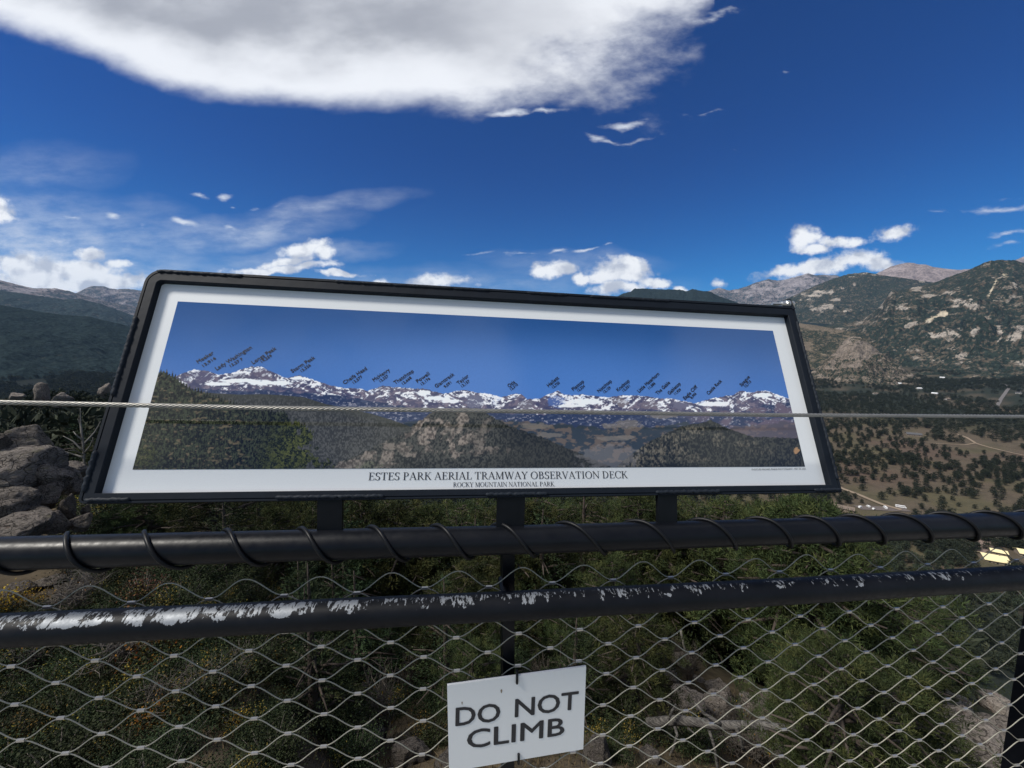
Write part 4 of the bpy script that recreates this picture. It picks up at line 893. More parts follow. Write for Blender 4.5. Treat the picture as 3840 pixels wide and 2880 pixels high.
G = {
 'I': (.42, [stem(.21), ser(.21, 0), ser(.21, 1)]),
 'E': (.72, [stem(.20), ser(.20, 0), hs_(.05, .64, 0), hs_(.05, .62, 1 - SF), bar(.2, .52, .5, .52, TN), bar(.50, .40, .50, .64, .05), bar(.62, 0, .66, .24, .055), bar(.60, 1, .62, .78, .055)]),
 'T': (.78, [stem(.39), ser(.39, 0), hs_(.05, .73, 1 - SF), bar(.07, 1, .05, .74, .055), bar(.71, 1, .73, .74, .055)]),
 'L': (.68, [stem(.20), ser(.20, 1), hs_(.04, .62, 0), bar(.60, 0, .64, .26, .055)]),
 'P': (.72, [stem(.20), ser(.20, 0), hs_(.04, .36, 1 - SF), hs_(.25, .4, .44)] + bowl(.36, .73, .30, .27, -90, 90)),
 'R': (.82, [stem(.20), ser(.20, 0), hs_(.04, .36, 1 - SF), hs_(.25, .4, .46), bar(.40, .48, .74, .02, TK * .95), hs_(.66, .84, 0)] + bowl(.36, .735, .28, .265, -90, 90)),
 'B': (.76, [stem(.20), hs_(.04, .38, 0), hs_(.04, .36, 1 - SF), hs_(.25, .4, .50)] + bowl(.36, .765, .26, .235, -90, 90) + bowl(.38, .275, .31, .275, -90, 90)),
 'D': (.90, [stem(.20), hs_(.04, .38, 0), hs_(.04, .38, 1 - SF)] + bowl(.36, .5, .47, .5, -90, 90)),
 'O': (.96, bowl(.48, .5, .44, .52, 0, 360, n=40)),
 'C': (.86, bowl(.50, .5, .45, .52, 42, 318, n=32) + [bar(.82, .70, .82, 1.0, .05), bar(.83, .24, .84, .30, .05)]),
 'S': (.64, bowl(.32, .745, .25, .27, 30, 270, .125, TN) + bowl(.32, .255, .27, .28, -150, 90, .125, TN) + [bar(.56, .74, .55, 1.0, .045), bar(.06, .02, .05, .28, .045)]),
 'A': (.86, [bar(.10, 0, .42, 1, TN), bar(.40, 1, .74, 0, TK), hs_(.24, .60, .32), hs_(.0, .24, 0), hs_(.60, .88, 0)]),
 'V': (.84, [bar(.12, 1, .44, 0, TK), bar(.42, 0, .74, 1, TN), hs_(.0, .28, 1 - SF), hs_(.62, .86, 1 - SF)]),
 'W': (1.22, [bar(.12, 1, .40, 0, TK), bar(.39, 0, .62, 1, TN), bar(.58, 1, .86, 0, TK), bar(.85, 0, 1.10, 1, TN), hs_(.0, .28, 1 - SF), hs_(.48, .70, 1 - SF), hs_(.99, 1.22, 1 - SF)]),
 'M': (1.08, [bar(.16, 0, .18, 1, TN), bar(.18, 1, .54, .03, TK * .95), bar(.53, .03, .88, 1, TN), bar(.90, 0, .90, 1, TK), hs_(.03, .29, 0), hs_(.04, .22, 1 - SF), hs_(.75, 1.05, 0), hs_(.86, 1.04, 1 - SF)]),
 'N': (.94, [bar(.16, 0, .16, 1, TN), bar(.16, .97, .78, .03, TK), bar(.78, 0, .78, 1, TN), hs_(.03, .29, 0), hs_(.0, .22, 1 - SF), hs_(.66, .92, 1 - SF)]),
 'K': (.84, [stem(.20), ser(.20, 0), ser(.20, 1), bar(.26, .44, .68, .98, TN), bar(.38, .58, .74, .02, TK), hs_(.56, .80, 1 - SF), hs_(.62, .86, 0)]),
 'Y': (.80, [bar(.40, 0, .40, .45, TK), bar(.12, 1, .42, .42, TK), bar(.40, .44, .70, 1, TN), ser(.40, 0), hs_(.0, .26, 1 - SF), hs_(.58, .82, 1 - SF)]),
 'U': (.88, [bar(.20, .30, .20, 1, TK), bar(.72, .30, .72, 1, TN), ser(.20, 1), hs_(.58, .86, 1 - SF)] + bowl(.44, .32, .315, .34, 180, 360)),
 '.': (.24, [[(.07, 0), (.17, 0), (.17, .10), (.07, .10)]]),
 ' ': (.30, [])}
def serif(body, p0_, p1_, cap, z, name, track=.02):
    V = []; Fs = []; x = 0.0
    for ch in body:
        adv, polys = G[ch]
        for q in polys: Fs.append(tuple(range(len(V), len(V) + len(q)))); V += [(x + a_, b_, 0) for a_, b_ in q]
        x += adv + track
    v_ = np.array(V); v_[:, 0] -= v_[:, 0].min()
    m = MB(); m.add(place(v_, p0_, p1_, cap, z), Fs); return m.obj(name, M_ink, sign)
serif('ESTES PARK AERIAL TRAMWAY OBSERVATION DECK', on_sign(1381, 1801, PZ), on_sign(2354, 1793, PZ), .0152, PZ + .0008, 'title')
serif('ROCKY MOUNTAIN NATIONAL PARK.', on_sign(1699, 1826.5, PZ), on_sign(2081, 1823, PZ), .0094, PZ + .0008, 'subtitle')

# ------------------------------------------------------------------ small warning sign tied to the mesh
DA = Vector((.98815, .15346, .0017)).normalized(); DB = Vector((-.0034, -.0366, .9993)); DB = (DB - DA * DB.dot(DA)).normalized(); DN = DA.cross(DB)
dc = Vector((-.64107, 3.48254, -4.33935)); mid_ = dc + DA * .712 + DB * .5
h_d = (MD - .010) / mid_.dot(RN); DBL = CAM + dc * h_d; DW, DH = 1.4243 * h_d, h_d
ws = bpy.data.objects.new('warning_sign', None); C.objects.link(ws); ws.matrix_world = Matrix.Translation(DBL) @ Matrix((DA, DB, DN)).transposed().to_4x4()
tag(ws, 'white sign reading DO NOT CLIMB tied to the wire mesh below the rails', 'sign')
m = MB(); m.box(0, DW, 0, DH, -.0045, 0)
M_ws, t, b = mat_new('weathered white sign'); g = t.new('ShaderNodeTexCoord').outputs['Object']
st = t.noise(t.mapping(g, scale=(1, .35, 1)), 60, 5, .65); s3 = t.noise(g, 700, 2, .7)
cw = t.mix(t.sstep(st, .60, .75, 0, .25), (.78, .785, .77), (.66, .64, .57)); cw = t.mix(t.sstep(s3, .3, .7, 0, .2), cw, (.84, .845, .83))
t.link(cw, b.inputs['Base Color']); b.inputs['Roughness'].default_value = .5
m.obj('sign_plate', M_ws, ws)
m = MB(); m.box(0, DW, 0, DH, -.0068, -.0047); m.obj('backing', M_rail, ws)
def on_dnc(px, py):
    d = Vector(ray(px, py)); p = CAM + d * ((DBL - CAM).dot(DN) / d.dot(DN)) - DBL; return p.dot(DA), p.dot(DB)
z_ = lambda x, y: on_dnc(1640 + x / 3.687, 2480 + y / 3.687)
for body, a_, b_, capt in [('DO', (255, 890), (860, 817), (255, 625)), ('NOT', (1075, 768), (1938, 652), (1075, 505)), ('CLIMB', (415, 1205), (1748, 1010), (415, 940))]:
    v_, fs = text_mesh(body); cap = v_[:, 1].max() if body != 'x' else 1
    q0, q1, q2 = z_(*a_), z_(*b_), z_(*capt)
    m = MB()
    for kb, (bx, by) in enumerate([(0, 0), (.0011, 0), (-.0011, 0), (0, .0008), (0, -.0008)]): m.add([(p_[0] + bx, p_[1] + by, p_[2] + kb * 5e-5) for p_ in place(v_, q0, q1, (q2[1] - q0[1]) / .735, .0006)], fs)
    m.obj('lettering', M_ink, ws)
for (x, y, s) in [(1100, 215, 1), (1122, 1350, -1)]:
    cx, cy = z_(x, y)
    m = MB(); m.tube([(cx, cy - s * .0145, -.002), (cx, cy - s * .013, .0026), (cx, cy - s * .004, .0030), (cx, cy + s * .009, .0022), (cx, cy + s * .012, -.006)], .0029, 8)
    m.obj('tie_wire', M_blackwire, ws, True)
for (x, y, rx, ry) in [(342, 575, .0012, .004), (885, 410, .0018, .005)]:
    cx, cy = z_(x, y); m = MB(); m.add([(cx + rx * math.cos(a_) * (1 + .3 * math.sin(3 * a_)), cy + ry * math.sin(a_), .0005) for a_ in np.linspace(0, 6.28, 13)[:-1]], [tuple(range(12))])
    m.obj('rust_stain', simple('rust stain', (.25, .19, .12), .8), ws)
#@@NEXT

# ------------------------------------------------------------------ deck the photographer stands on (behind the railing, below the frame)
m = MB(); m.box(-4.5, 4.5, -3.2, -.02, -.22, 0)
me = m.mesh('deck', simple('deck concrete', (.30, .29, .27), .9, var=.2, scale=8)); me.transform(Matrix.Translation(Vector((0, RAIL_D - .06, 0))) @ Matrix.Rotation(math.atan2(RD.y, RD.x), 4, 'Z'))
tag(link('deck', me), kind='structure')

# ------------------------------------------------------------------ foliage
def leaf_mat(name, dark, light, tip=None, trans=.25):
    m, t, b = mat_new(name)
    a = t.new('ShaderNodeAttribute'); a.attribute_name = 'leaf'; sp = t.new('ShaderNodeSeparateColor'); t.link(a.outputs[0], sp.inputs[0])
    oi = t.new('ShaderNodeObjectInfo')
    cl = t.mix(sp.outputs[0], dark, light)
    if tip: cl = t.mix(sp.outputs[1], cl, tip)
    h = t.new('ShaderNodeHueSaturation'); t.link(cl, h.inputs['Color'])
    t.link(t.math('MULTIPLY_ADD', oi.outputs['Random'], .05, .475), h.inputs['Hue']); t.link(t.math('MULTIPLY_ADD', oi.outputs['Random'], .55, .70), h.inputs['Value'])
    t.link(h.outputs[0], b.inputs['Base Color']); b.inputs['Roughness'].default_value = .75; b.inputs['Specular IOR Level'].default_value = .12
    return m
M_fir = leaf_mat('fir needles', (.009, .016, .008), (.038, .058, .024), (.068, .080, .027))
M_fartree = leaf_mat('far pine foliage', (.018, .026, .018), (.052, .064, .038), (.07, .075, .045))
M_pine = leaf_mat('pine needles', (.011, .017, .007), (.047, .062, .022), (.086, .090, .030))
M_shrub = leaf_mat('shrub leaves', (.011, .017, .008), (.040, .053, .022), (.21, .15, .03))
M_gold = leaf_mat('golden leaves', (.13, .07, .010), (.36, .21, .025), (.26, .10, .025))
M_rust = leaf_mat('rusty leaves', (.05, .024, .015), (.11, .05, .03), (.14, .07, .03))
M_bark = simple('pine bark', (.055, .042, .034), .95, var=.45, scale=25, bmp=.6)
M_dead = simple('weathered dead wood', (.15, .14, .125), .9, var=.4, scale=30, bmp=.5)
M_twig = simple('bare twigs', (.105, .090, .075), .9, var=.4, scale=30)

def blades(P, D, L, Wd, rs):
    """thin double triangles (leaf blades) at P pointing along D; all arrays (n,3)"""
    n = len(P); side = np.cross(D, rs.normal(size=(n, 3))); side /= np.linalg.norm(side, axis=1, keepdims=True) + 1e-9
    V = np.empty((n, 4, 3)); V[:, 0] = P; V[:, 1] = P + D * (L * .5)[:, None] + side * Wd[:, None]; V[:, 2] = P + D * L[:, None]; V[:, 3] = P + D * (L * .5)[:, None] - side * Wd[:, None]
    return V
def crown_mesh(name, V, tint, mat):
    n = len(V); me = mesh(name, V.reshape(-1, 3), np.arange(n * 4).reshape(n, 4), mat)
    color_attr(me, 'leaf', np.repeat(tint, 4, axis=0).astype(np.float32)); return me
def unit(v): return v / (np.linalg.norm(v, axis=-1, keepdims=True) + 1e-9)
def trunk_mesh(h, r, rs, limbs, mat, bend=.04, name='trunk'):
    m = MB(); path = [(bend * h * math.sin(z * 3.1) * rs.uniform(.5, 1), bend * h * math.cos(z * 2.3) * .6, z * h) for z in np.linspace(-.06, 1, 9)]
    m.tube(path, [r * (1.05 - .97 * max(0, z)) for z in np.linspace(-.06, 1, 9)], 7)
    for a_, b_, r_ in limbs:
        a_, b_ = np.array(a_), np.array(b_); mid = (a_ + b_) / 2 + np.array([0, 0, .04 * np.linalg.norm(b_ - a_)])
        m.tube([a_, mid, b_], [r_, r_ * .7, r_ * .25], 5)
    return m.mesh(name, mat, True)
def fir(seed, h, spread, n_lvl, per, leaf, dens=1.0, mat=None):
    """dense conifer: whorls of drooping sprays; unit metres"""
    rs = np.random.RandomState(seed); P = []; D = []; T = []; limbs = []
    for l in range(n_lvl):
        f = (l + rs.rand() * .6) / n_lvl; z = h * (.08 + .92 * f); rad = spread * (1 - f) ** .8 * rs.uniform(.7, 1.15) + .04 * h * (1 - f) + .02
        for k in range(max(3, int(per * (1 - .55 * f)))):
            a_ = rs.rand() * 6.283; L_ = rad * rs.uniform(.6, 1.15)
            dirv = np.array([math.cos(a_), math.sin(a_), rs.uniform(-.28, .12) + .35 * f])
            if rs.rand() < .25: limbs.append(((0, 0, z), tuple(np.array([0, 0, z]) + dirv * L_ * .9), .012 * h * (1 - f) * .5 + .006))
            ns = max(4, int(L_ / leaf * 3.0 * dens)); s = rs.rand(ns) ** .7
            p = np.array([0, 0, z]) + dirv * (s * L_)[:, None]; p[:, 2] -= (s ** 2) * L_ * .16
            lat = rs.normal(size=(ns, 3)) * [1, 1, .45] * (.16 * L_ * (1.1 - s))[:, None]; p = p + lat
            d_ = unit(dirv * .75 + lat * 4 / (L_ + .1) + rs.normal(size=(ns, 3)) * .35 + np.array([0, 0, .22]))
            P.append(p); D.append(d_); tone = rs.uniform(.0, .85); T.append(np.stack([np.clip(tone * .6 + rs.rand(ns) * .35, 0, 1), np.clip((s - .55) * 1.6, 0, 1) * rs.rand(ns) * (rs.rand() < .45), np.zeros(ns)], 1))
    P, D, T = np.concatenate(P), np.concatenate(D), np.concatenate(T); n = len(P)
    V = blades(P, D, leaf * rs.uniform(.7, 1.5, n), leaf * rs.uniform(.10, .20, n), rs)
    return crown_mesh('crown', V, T, mat or M_fir), trunk_mesh(h * .97, .018 * h + .02, rs, limbs[:26], M_bark, .008)
def pine(seed, h, spread, n_br, leaf, tuft, per_tuft, bare=.28, mat=None, flat=1.0):
    """open pine: irregular limbs that carry round tufts of needles, gaps between them"""
    rs = np.random.RandomState(seed); P = []; D = []; T = []; limbs = []
    for k in range(n_br):
        f = bare + (1 - bare) * ((k + rs.rand()) / n_br); z = h * f
        prof_ = math.sin(math.pi * min(1, (f - bare) / (1 - bare) * .80 + .20)) ** .7
        L_ = spread * prof_ * rs.uniform(.55, 1.12) + .05 * h * .3; a_ = k * 2.4 + rs.uniform(-.6, .6)
        dirv = np.array([math.cos(a_), math.sin(a_), rs.uniform(-.10, .45)]); st = np.array([0, 0, z]); limbs.append((tuple(st), tuple(st + dirv * L_ * .95), .010 * h * (1.15 - f) + .006))
        nt = max(2, int(3 + L_ / tuft * 1.5))
        for q_ in range(nt):
            s = rs.uniform(.35, 1.05); c_ = st + dirv * L_ * s + rs.normal(size=3) * np.array([.24, .24, .16]) * L_ * (.35 + .5 * s)
            nb = per_tuft; d_ = unit(rs.normal(size=(nb, 3)) + np.array([0, 0, .75]) + dirv * .5)
            P.append(c_ + d_ * (tuft * .12) + rs.normal(size=(nb, 3)) * tuft * .22); D.append(d_)
            tone = rs.rand(); T.append(np.stack([np.clip(tone * .7 + rs.rand(nb) * .3, 0, 1), np.full(nb, max(0, rs.rand() - .62) * 2.0), np.zeros(nb)], 1))
    P, D, T = np.concatenate(P), np.concatenate(D), np.concatenate(T); n = len(P)
    V = blades(P, D, leaf * rs.uniform(.7, 1.3, n), leaf * (.14 if per_tuft < 20 else .075) * rs.uniform(.7, 1.3, n), rs)
    return crown_mesh('crown', V, T, mat or M_pine), trunk_mesh(h * .98, .020 * h + .02, rs, limbs, M_bark, .02)
def bush(seed, h, w_, nb, leaf, mat, gold=.1, twigs=14):
    rs = np.random.RandomState(seed); m = MB(); tips = []
    for k in range(twigs):
        a_ = rs.rand() * 6.283; e = rs.uniform(.25, 1.0); q = np.array([math.cos(a_) * w_ * e, math.sin(a_) * w_ * e, h * rs.uniform(.55, 1.0) * (1.1 - .45 * e)])
        if nb > 100: m.tube([(q[0] * .1, q[1] * .1, -.05), q * [.5, .5, .6], q], [.012 * h + .004, .007 * h + .003, .003], 5)
        else:
            path = [np.array([q[0] * .1, q[1] * .1, -.05])] + [q * [f, f, f ** .8] + rs.normal(size=3) * .05 for f in (.3, .5, .7, .86)] + [q]; m.tube(path, [.014, .011, .009, .007, .005, .0025], 5)
            for p_ in path[2:]:
                for _ in range(2):
                    e_ = p_ + rs.normal(size=3) * [.13, .13, .08] + [0, 0, .10]; m.tube([p_, (p_ + e_) / 2 + rs.normal(size=3) * .02, e_], [.006, .004, .0018], 4)
        tips.append(q)
    tips = np.array(tips); idx = rs.randint(0, len(tips), nb); s = rs.uniform(.45, 1.05, nb)
    P = tips[idx] * s[:, None] + rs.normal(size=(nb, 3)) * [w_ * .17, w_ * .17, h * .11]; P[:, 2] = np.maximum(P[:, 2], .02)
    D = unit(rs.normal(size=(nb, 3)) + [0, 0, .5]); tone = rs.rand(len(tips))[idx]
    gsel = (rs.rand(len(tips))[idx] < gold) * rs.uniform(.5, 1, nb)
    V = blades(P, D, leaf * rs.uniform(.6, 1.5, nb), leaf * rs.uniform(.22, .42, nb), rs)
    return crown_mesh('leaves', V, np.stack([np.clip(tone * .7 + rs.rand(nb) * .3, 0, 1), gsel, np.zeros(nb)], 1), mat), m.mesh('stems', M_twig, True)
def plant(name, parts, loc, rz, scale, label, cat, group, names=('crown', 'trunk'), tilt=(0, 0)):
    o = empty(name, loc, rz, label, cat, group); o.scale = (scale[0], scale[0], scale[1]) if hasattr(scale, '__len__') else (scale,) * 3
    o.rotation_euler = (tilt[0], tilt[1], rz)
    for nm, me in zip(names, parts): link(nm, me, o)
    return o
near_fir = [fir(100 + k, 1.0, .29 + .03 * (k % 3), 22, 9, .022, 2.1) for k in range(4)]
near_pine = [pine(200 + k, 1.0, .38, 62, .024, .055, 64, .14) for k in range(4)]
mid_fir = [fir(300 + k, 1.0, .27 + .02 * k, 20, 9, .020, 1.7) for k in range(3)]
mid_pine = [pine(400 + k, 1.0, .36, 44, .020, .060, 44, .16) for k in range(3)]
tiny_pine = [pine(600 + k, 1.0, .30, 7, .30, .3, 5, .14, M_fartree) for k in range(3)]
far_pine = [pine(500 + k, 1.0, .30, 12, .17, .2, 9, .16, M_fartree) for k in range(4)]

rng = np.random.RandomState(77)
def keep_out(px, py):
    """openings in the canopy where the photograph shows rock, log or shrubs"""
    if 2400 < px < 3000 and 2330 < py < 3600 and not (2790 < py < 3100 and px < 2620): return True
    if px > 3400 and py > 2640 - (px - 3330) * .25: return True
    if 1330 < px < 1640 and py > 2660: return True
    if px < 1000 and py > 2080 and not (px > 640 and py < 2420): return True
    return False
spots = []
def try_add(a_, r, gap, H_t):
    x, y = r * math.sin(math.radians(a_)), r * math.cos(math.radians(a_)); z = float(ground(x, y))
    for s in spots:
        if abs(s[0] - x) < gap and abs(s[1] - y) < gap and (s[0] - x) ** 2 + (s[1] - y) ** 2 < gap * gap: return False
    bx, by = px_of(x, y, z); tx_, ty_ = px_of(x, y, z + H_t)
    if keep_out(float(bx), float(by)) or keep_out(float(tx_), float((by + ty_) / 2)): return False
    if tx_ > 3120 and ty_ < 1985 + max(0, (tx_ - 3250)) * .12 : return False
    if tx_ < 300 and r < 30: return False
    if tx_ < 520 and r < 420 and ty_ < 1440 + rng.rand() * 100: return False
    if -300 < tx_ < 330 and 20 < r < 26: return False
    spots.append((x, y, z, r, a_, H_t)); return True
for k in range(5000): try_add(rng.uniform(-31, 57), math.sqrt(rng.uniform(7.5 ** 2, 22 ** 2)), rng.uniform(1.25, 1.9), rng.uniform(1.8, 4.4))
for k in range(1200): try_add(rng.uniform(-47, -22), math.sqrt(rng.uniform(13 ** 2, 30 ** 2)), rng.uniform(1.6, 2.3), rng.uniform(2.2, 4.4))
n_close = len(spots)
for k in range(4000): try_add(rng.uniform(-36, 57), math.sqrt(rng.uniform(22 ** 2, 64 ** 2)), rng.uniform(2.3, 3.2), rng.uniform(6.0, 10.5))
for k in range(900): try_add(rng.uniform(-57, -30), math.sqrt(rng.uniform(24 ** 2, 150 ** 2)), rng.uniform(2.8, 4.0), rng.uniform(4.5, 8.0))
for k in range(4000): try_add(rng.uniform(10, 57), math.sqrt(rng.uniform(64 ** 2, 430 ** 2)), rng.uniform(5, 8), rng.uniform(6, 10))
for k in range(900): try_add(rng.uniform(-57, -34), math.sqrt(rng.uniform(150 ** 2, 420 ** 2)), rng.uniform(7, 10), rng.uniform(6, 10))
for k in range(2500): try_add(rng.uniform(-57, -36), math.sqrt(rng.uniform(420 ** 2, 1500 ** 2)), rng.uniform(7, 12), rng.uniform(10, 16))
for k in range(900): try_add(rng.uniform(-34, 22), math.sqrt(rng.uniform(64 ** 2, 170 ** 2)), rng.uniform(5.0, 8), rng.uniform(6, 9))
for px in range(560, 3150, 36):      # the canopy that shows between the sign and the top rail
    py = 1880 + rng.uniform(-20, 40) + (35 if px < 900 else 0) ; r = rng.uniform(17, 34)
    c_ = at(px, py, r); zg = float(ground(c_[0], c_[1])); H_t = c_[2] - zg
    if 2.5 < H_t < 13: spots.append((c_[0], c_[1], zg, r, math.degrees(math.atan2(c_[0], c_[1])), H_t))
spots.sort(key=lambda s: s[3])
stuffV = []; stuffT = []; stuffTr = MB()
ZL_ = {'c': 'dark pine tree growing close below the wire mesh', 'm': 'dark green conifer in the dense forest sloping away below the sign',
       'l': 'dark conifer in the forest behind the rock outcrop left of the sign', 'r': 'conifer on the lower slope beyond the right end of the railing'}
for i, (x, y, z, r, a_, H_t) in enumerate(spots):
    is_p = rng.rand() < (.62 if a_ > 12 else .40)
    if i < 296:
        if r < 24: pr_ = (near_pine if is_p else near_fir)[rng.randint(4)]
        else: pr_ = (mid_pine if is_p else mid_fir)[rng.randint(3)]
        zn = 'l' if a_ < -33 else ('c' if r < 22 else ('m' if a_ < 34 or r < 60 else 'r'))
        lab = ZL_[zn]
        if zn == 'c': lab = ('open yellow green pine' if is_p else 'dense dark fir') + (' close below the mesh right of the warning sign' if a_ > 6 else ' close below the mesh left of the warning sign')
        elif zn == 'm': lab = ('open crowned pine' if is_p else 'dense pointed fir') + ' in the forest sloping away below the panorama sign'
        plant('pine_tree' if is_p else 'fir_tree', pr_, (x, y, z - .05), rng.uniform(0, 6.28), (H_t * rng.uniform(.85, 1.15), H_t), lab, 'tree', 'conifers on the slope below the deck')
    else:
        me = (far_pine[rng.randint(4)] if r < 420 else tiny_pine[rng.randint(3)])[0]
        n = len(me.vertices); v_ = np.empty(n * 3, np.float32); me.vertices.foreach_get('co', v_); v_ = v_.reshape(-1, 3)
        c_ = np.empty(n * 4, np.float32); me.color_attributes['leaf'].data.foreach_get('color', c_); c_ = c_.reshape(-1, 4)[:, :3]
        th = rng.uniform(0, 6.28); R_ = np.array([[math.cos(th), -math.sin(th), 0], [math.sin(th), math.cos(th), 0], [0, 0, 1]])
        stuffV.append(v_ @ R_.T * [H_t, H_t, H_t] + [x, y, z]); stuffT.append(c_ * rng.uniform(.6, 1.1))
for k in range(9000):      # woods on the slope and valley floor behind the sign and to its left
    a_ = math.radians(rng.uniform(-40, 30)); r = math.sqrt(rng.uniform(150 ** 2, 900 ** 2) if k % 2 else rng.uniform(600 ** 2, 2600 ** 2))
    if k >= 5200: a_ = math.radians(rng.uniform(-58, -40)); r = math.sqrt(rng.uniform(1300 ** 2, 2500 ** 2))
    x, y = r * math.sin(a_), r * math.cos(a_); z = float(ground(x, y)); H_t = rng.uniform(8, 15)
    px, py = [float(q_) for q_ in px_of(x, y, z)]; qx, qy = [float(q_) for q_ in px_of(x, y, z + H_t)]
    if k < 5200 and (not (420 < px < 3080) or qy < 1180 + (px < 700) * 230): continue
    if r > 1300 and fbm(x / 200, y / 200, 66, 3) < (.45 if k < 5200 else .38): continue
    me = tiny_pine[rng.randint(3)][0]; n = len(me.vertices); v_ = np.empty(n * 3, np.float32); me.vertices.foreach_get('co', v_); v_ = v_.reshape(-1, 3)
    c_ = np.empty(n * 4, np.float32); me.color_attributes['leaf'].data.foreach_get('color', c_); c_ = c_.reshape(-1, 4)[:, :3]
    stuffV.append(v_ * [H_t * 1.2, H_t * 1.2, H_t] + [x, y, z]); stuffT.append(c_ * rng.uniform(.6, 1.1))
V = np.concatenate(stuffV).reshape(-1, 4, 3); me = crown_mesh('conifer_forest', V, np.concatenate(stuffT).reshape(-1, 4, 3)[:, 0], M_fartree)
tag(link('conifer_forest', me), 'distant conifers covering the slopes below the lookout', 'forest', kind='stuff')

# hillside pines dotted over the brown valley floor on the right
hs_spots = []
HOUSE_VIEW = [(3722, 2095, 70, 62), (3742, 2066, 40, 30), (3848, 2075, 55, 50), (3768, 2018, 48, 22), (3690, 2036, 40, 24), (3425, 1630, 40, 26), (3167, 1418, 22, 14), (3110, 1414, 18, 14), (3446, 1457, 14, 12), (3283, 1476, 14, 12), (3505, 1476, 14, 12), (3533, 1416, 13, 11), (3552, 1497, 14, 14), (3372, 1438, 14, 12), (3820, 1474, 14, 14), (3770, 1470, 26, 60), (3160, 1908, 40, 40)]
def hill_ok(x, y, px, py):
    if not (2350 < px < 3900 and 1392 < py < 2300): return False
    for hx, hy, hw, hh in HOUSE_VIEW:
        if abs(px - hx) < hw and -4 < py - hy < hh: return False
    for a_, b_, w_ in [((3500, 1664), (3840, 1704), 12), ((3592, 1632), (3840, 1706), 12), ((3158, 1834), (3310, 1895), 16)]:
        t_ = min(1, max(0, ((px - a_[0]) * (b_[0] - a_[0]) + (py - a_[1]) * (b_[1] - a_[1])) / ((b_[0] - a_[0]) ** 2 + (b_[1] - a_[1]) ** 2)))
        if math.hypot(px - a_[0] - t_ * (b_[0] - a_[0]), py - a_[1] - t_ * (b_[1] - a_[1])) < w_: return False
    if 3380 < px < 3470 and 1610 < py < 1650: return False
    if 3100 < px < 3420 and 1885 < py < 1960 and not (px < 3240 and py < 1893): return False
    return True
for k in range(36000):
    a_ = math.radians(rng.uniform(32, 56) if k % 3 else rng.uniform(17, 34)); r = math.sqrt(rng.uniform(440 ** 2, 3100 ** 2)) if k % 4 else math.sqrt(rng.uniform(430 ** 2, 1250 ** 2)); x, y = r * math.sin(a_), r * math.cos(a_)
    z = float(ground(x, y)); px, py = [float(q_) for q_ in px_of(x, y, z)]
    if not hill_ok(x, y, px, py): continue
    den = .10 + .24 * ss(float(fbm(x / 90, y / 90, 61, 3)), .46, .64)
    if r > 1250: den = .62 * ss(float(fbm(x / 160, y / 160, 62, 4)), .34, .48)
    if r > 1900: den = .62 * ss(float(fbm(x / 130, y / 130, 63, 4)), .38, .56)
    if 3560 < px < 3820 and 1660 < py < 1740: den *= .25
    if 1880 < py < 1990: den *= .6
    if py > 1990: den = .35 + .65 * ss(float(fbm(x / 50, y / 50, 64, 3)), .40, .56)
    den *= min(1, (r / 1000.0) ** 1.1 + .45)
    if rng.rand() > den: continue
    hs_spots.append((r if px > 3085 else r + 9000, x, y, z, rng.uniform(5.5, 12.0)))
hs_spots.sort()
hs_v = []; hs_t = []
for i, (r, x, y, z, H_t) in enumerate(hs_spots):
    r = math.hypot(x, y); me, tr = far_pine[rng.randint(4)] if r < 1300 else tiny_pine[rng.randint(3)]
    if i < 290:
        o = empty('hillside_pine', (x, y, z - .2), rng.uniform(0, 6.28), 'small dark pine dotted over the brown hillside right of the sign', 'tree', 'pines scattered over the brown hillside')
        o.scale = (H_t * rng.uniform(.75, 1.1), H_t * rng.uniform(.75, 1.1), H_t); link('crown', me, o); link('trunk', tr, o)
    else:
        n = len(me.vertices); v_ = np.empty(n * 3, np.float32); me.vertices.foreach_get('co', v_); v_ = v_.reshape(-1, 3)
        c_ = np.empty(n * 4, np.float32); me.color_attributes['leaf'].data.foreach_get('color', c_); c_ = c_.reshape(-1, 4)[:, :3]
        hs_v.append(v_ * [H_t * 1.25, H_t * 1.1, H_t] + [x, y, z]); hs_t.append(c_ * rng.uniform(.6, 1.0))
me = crown_mesh('valley_forest', np.concatenate(hs_v).reshape(-1, 4, 3), np.concatenate(hs_t).reshape(-1, 4, 3)[:, 0], M_fartree)
tag(link('valley_forest', me), 'dark woods on the valley floor below the rocky mountain', 'forest', kind='stuff')
print('trees', len(spots), n_close, 'hill', len(hs_spots))

# ------------------------------------------------------------------ rock
M_rock, t, b = mat_new('grey brown granite'); g = t.new('ShaderNodeTexCoord').outputs['Object']; oi = t.new('ShaderNodeObjectInfo')
a1 = t.noise(g, 2.2, 9, .68); a2 = t.noise(t.mapping(g, scale=(1, 1, 2.2)), 9, 8, .7); a3 = t.noise(g, 38, 5, .7)
cl = t.mix(t.sstep(a2, .33, .66), (.060, .052, .046), (.205, .18, .158)); cl = t.mix(t.sstep(a3, .40, .75, 0, .6), cl, (.27, .24, .21))
cl = t.mix(t.sstep(a1, .56, .70, 0, .55), cl, (.155, .145, .075)); cl = t.mix(t.sstep(a1, .44, .30, 0, .5), cl, (.12, .070, .052))
vo = t.new('ShaderNodeTexVoronoi'); vo.feature = 'DISTANCE_TO_EDGE'; vo.inputs['Scale'].default_value = 1.7; wv = t.vmath('ADD', g, t.vmath('SCALE', t.vmath('SUBTRACT', t.new('ShaderNodeTexNoise').outputs['Color'], (.5, .5, .5)))); t.link(wv, vo.inputs['Vector'])
crk = t.sstep(vo.outputs['Distance'], .0, .05)
cl = t.mix(crk, t.mix(.75, cl, (.01, .009, .008)), cl)
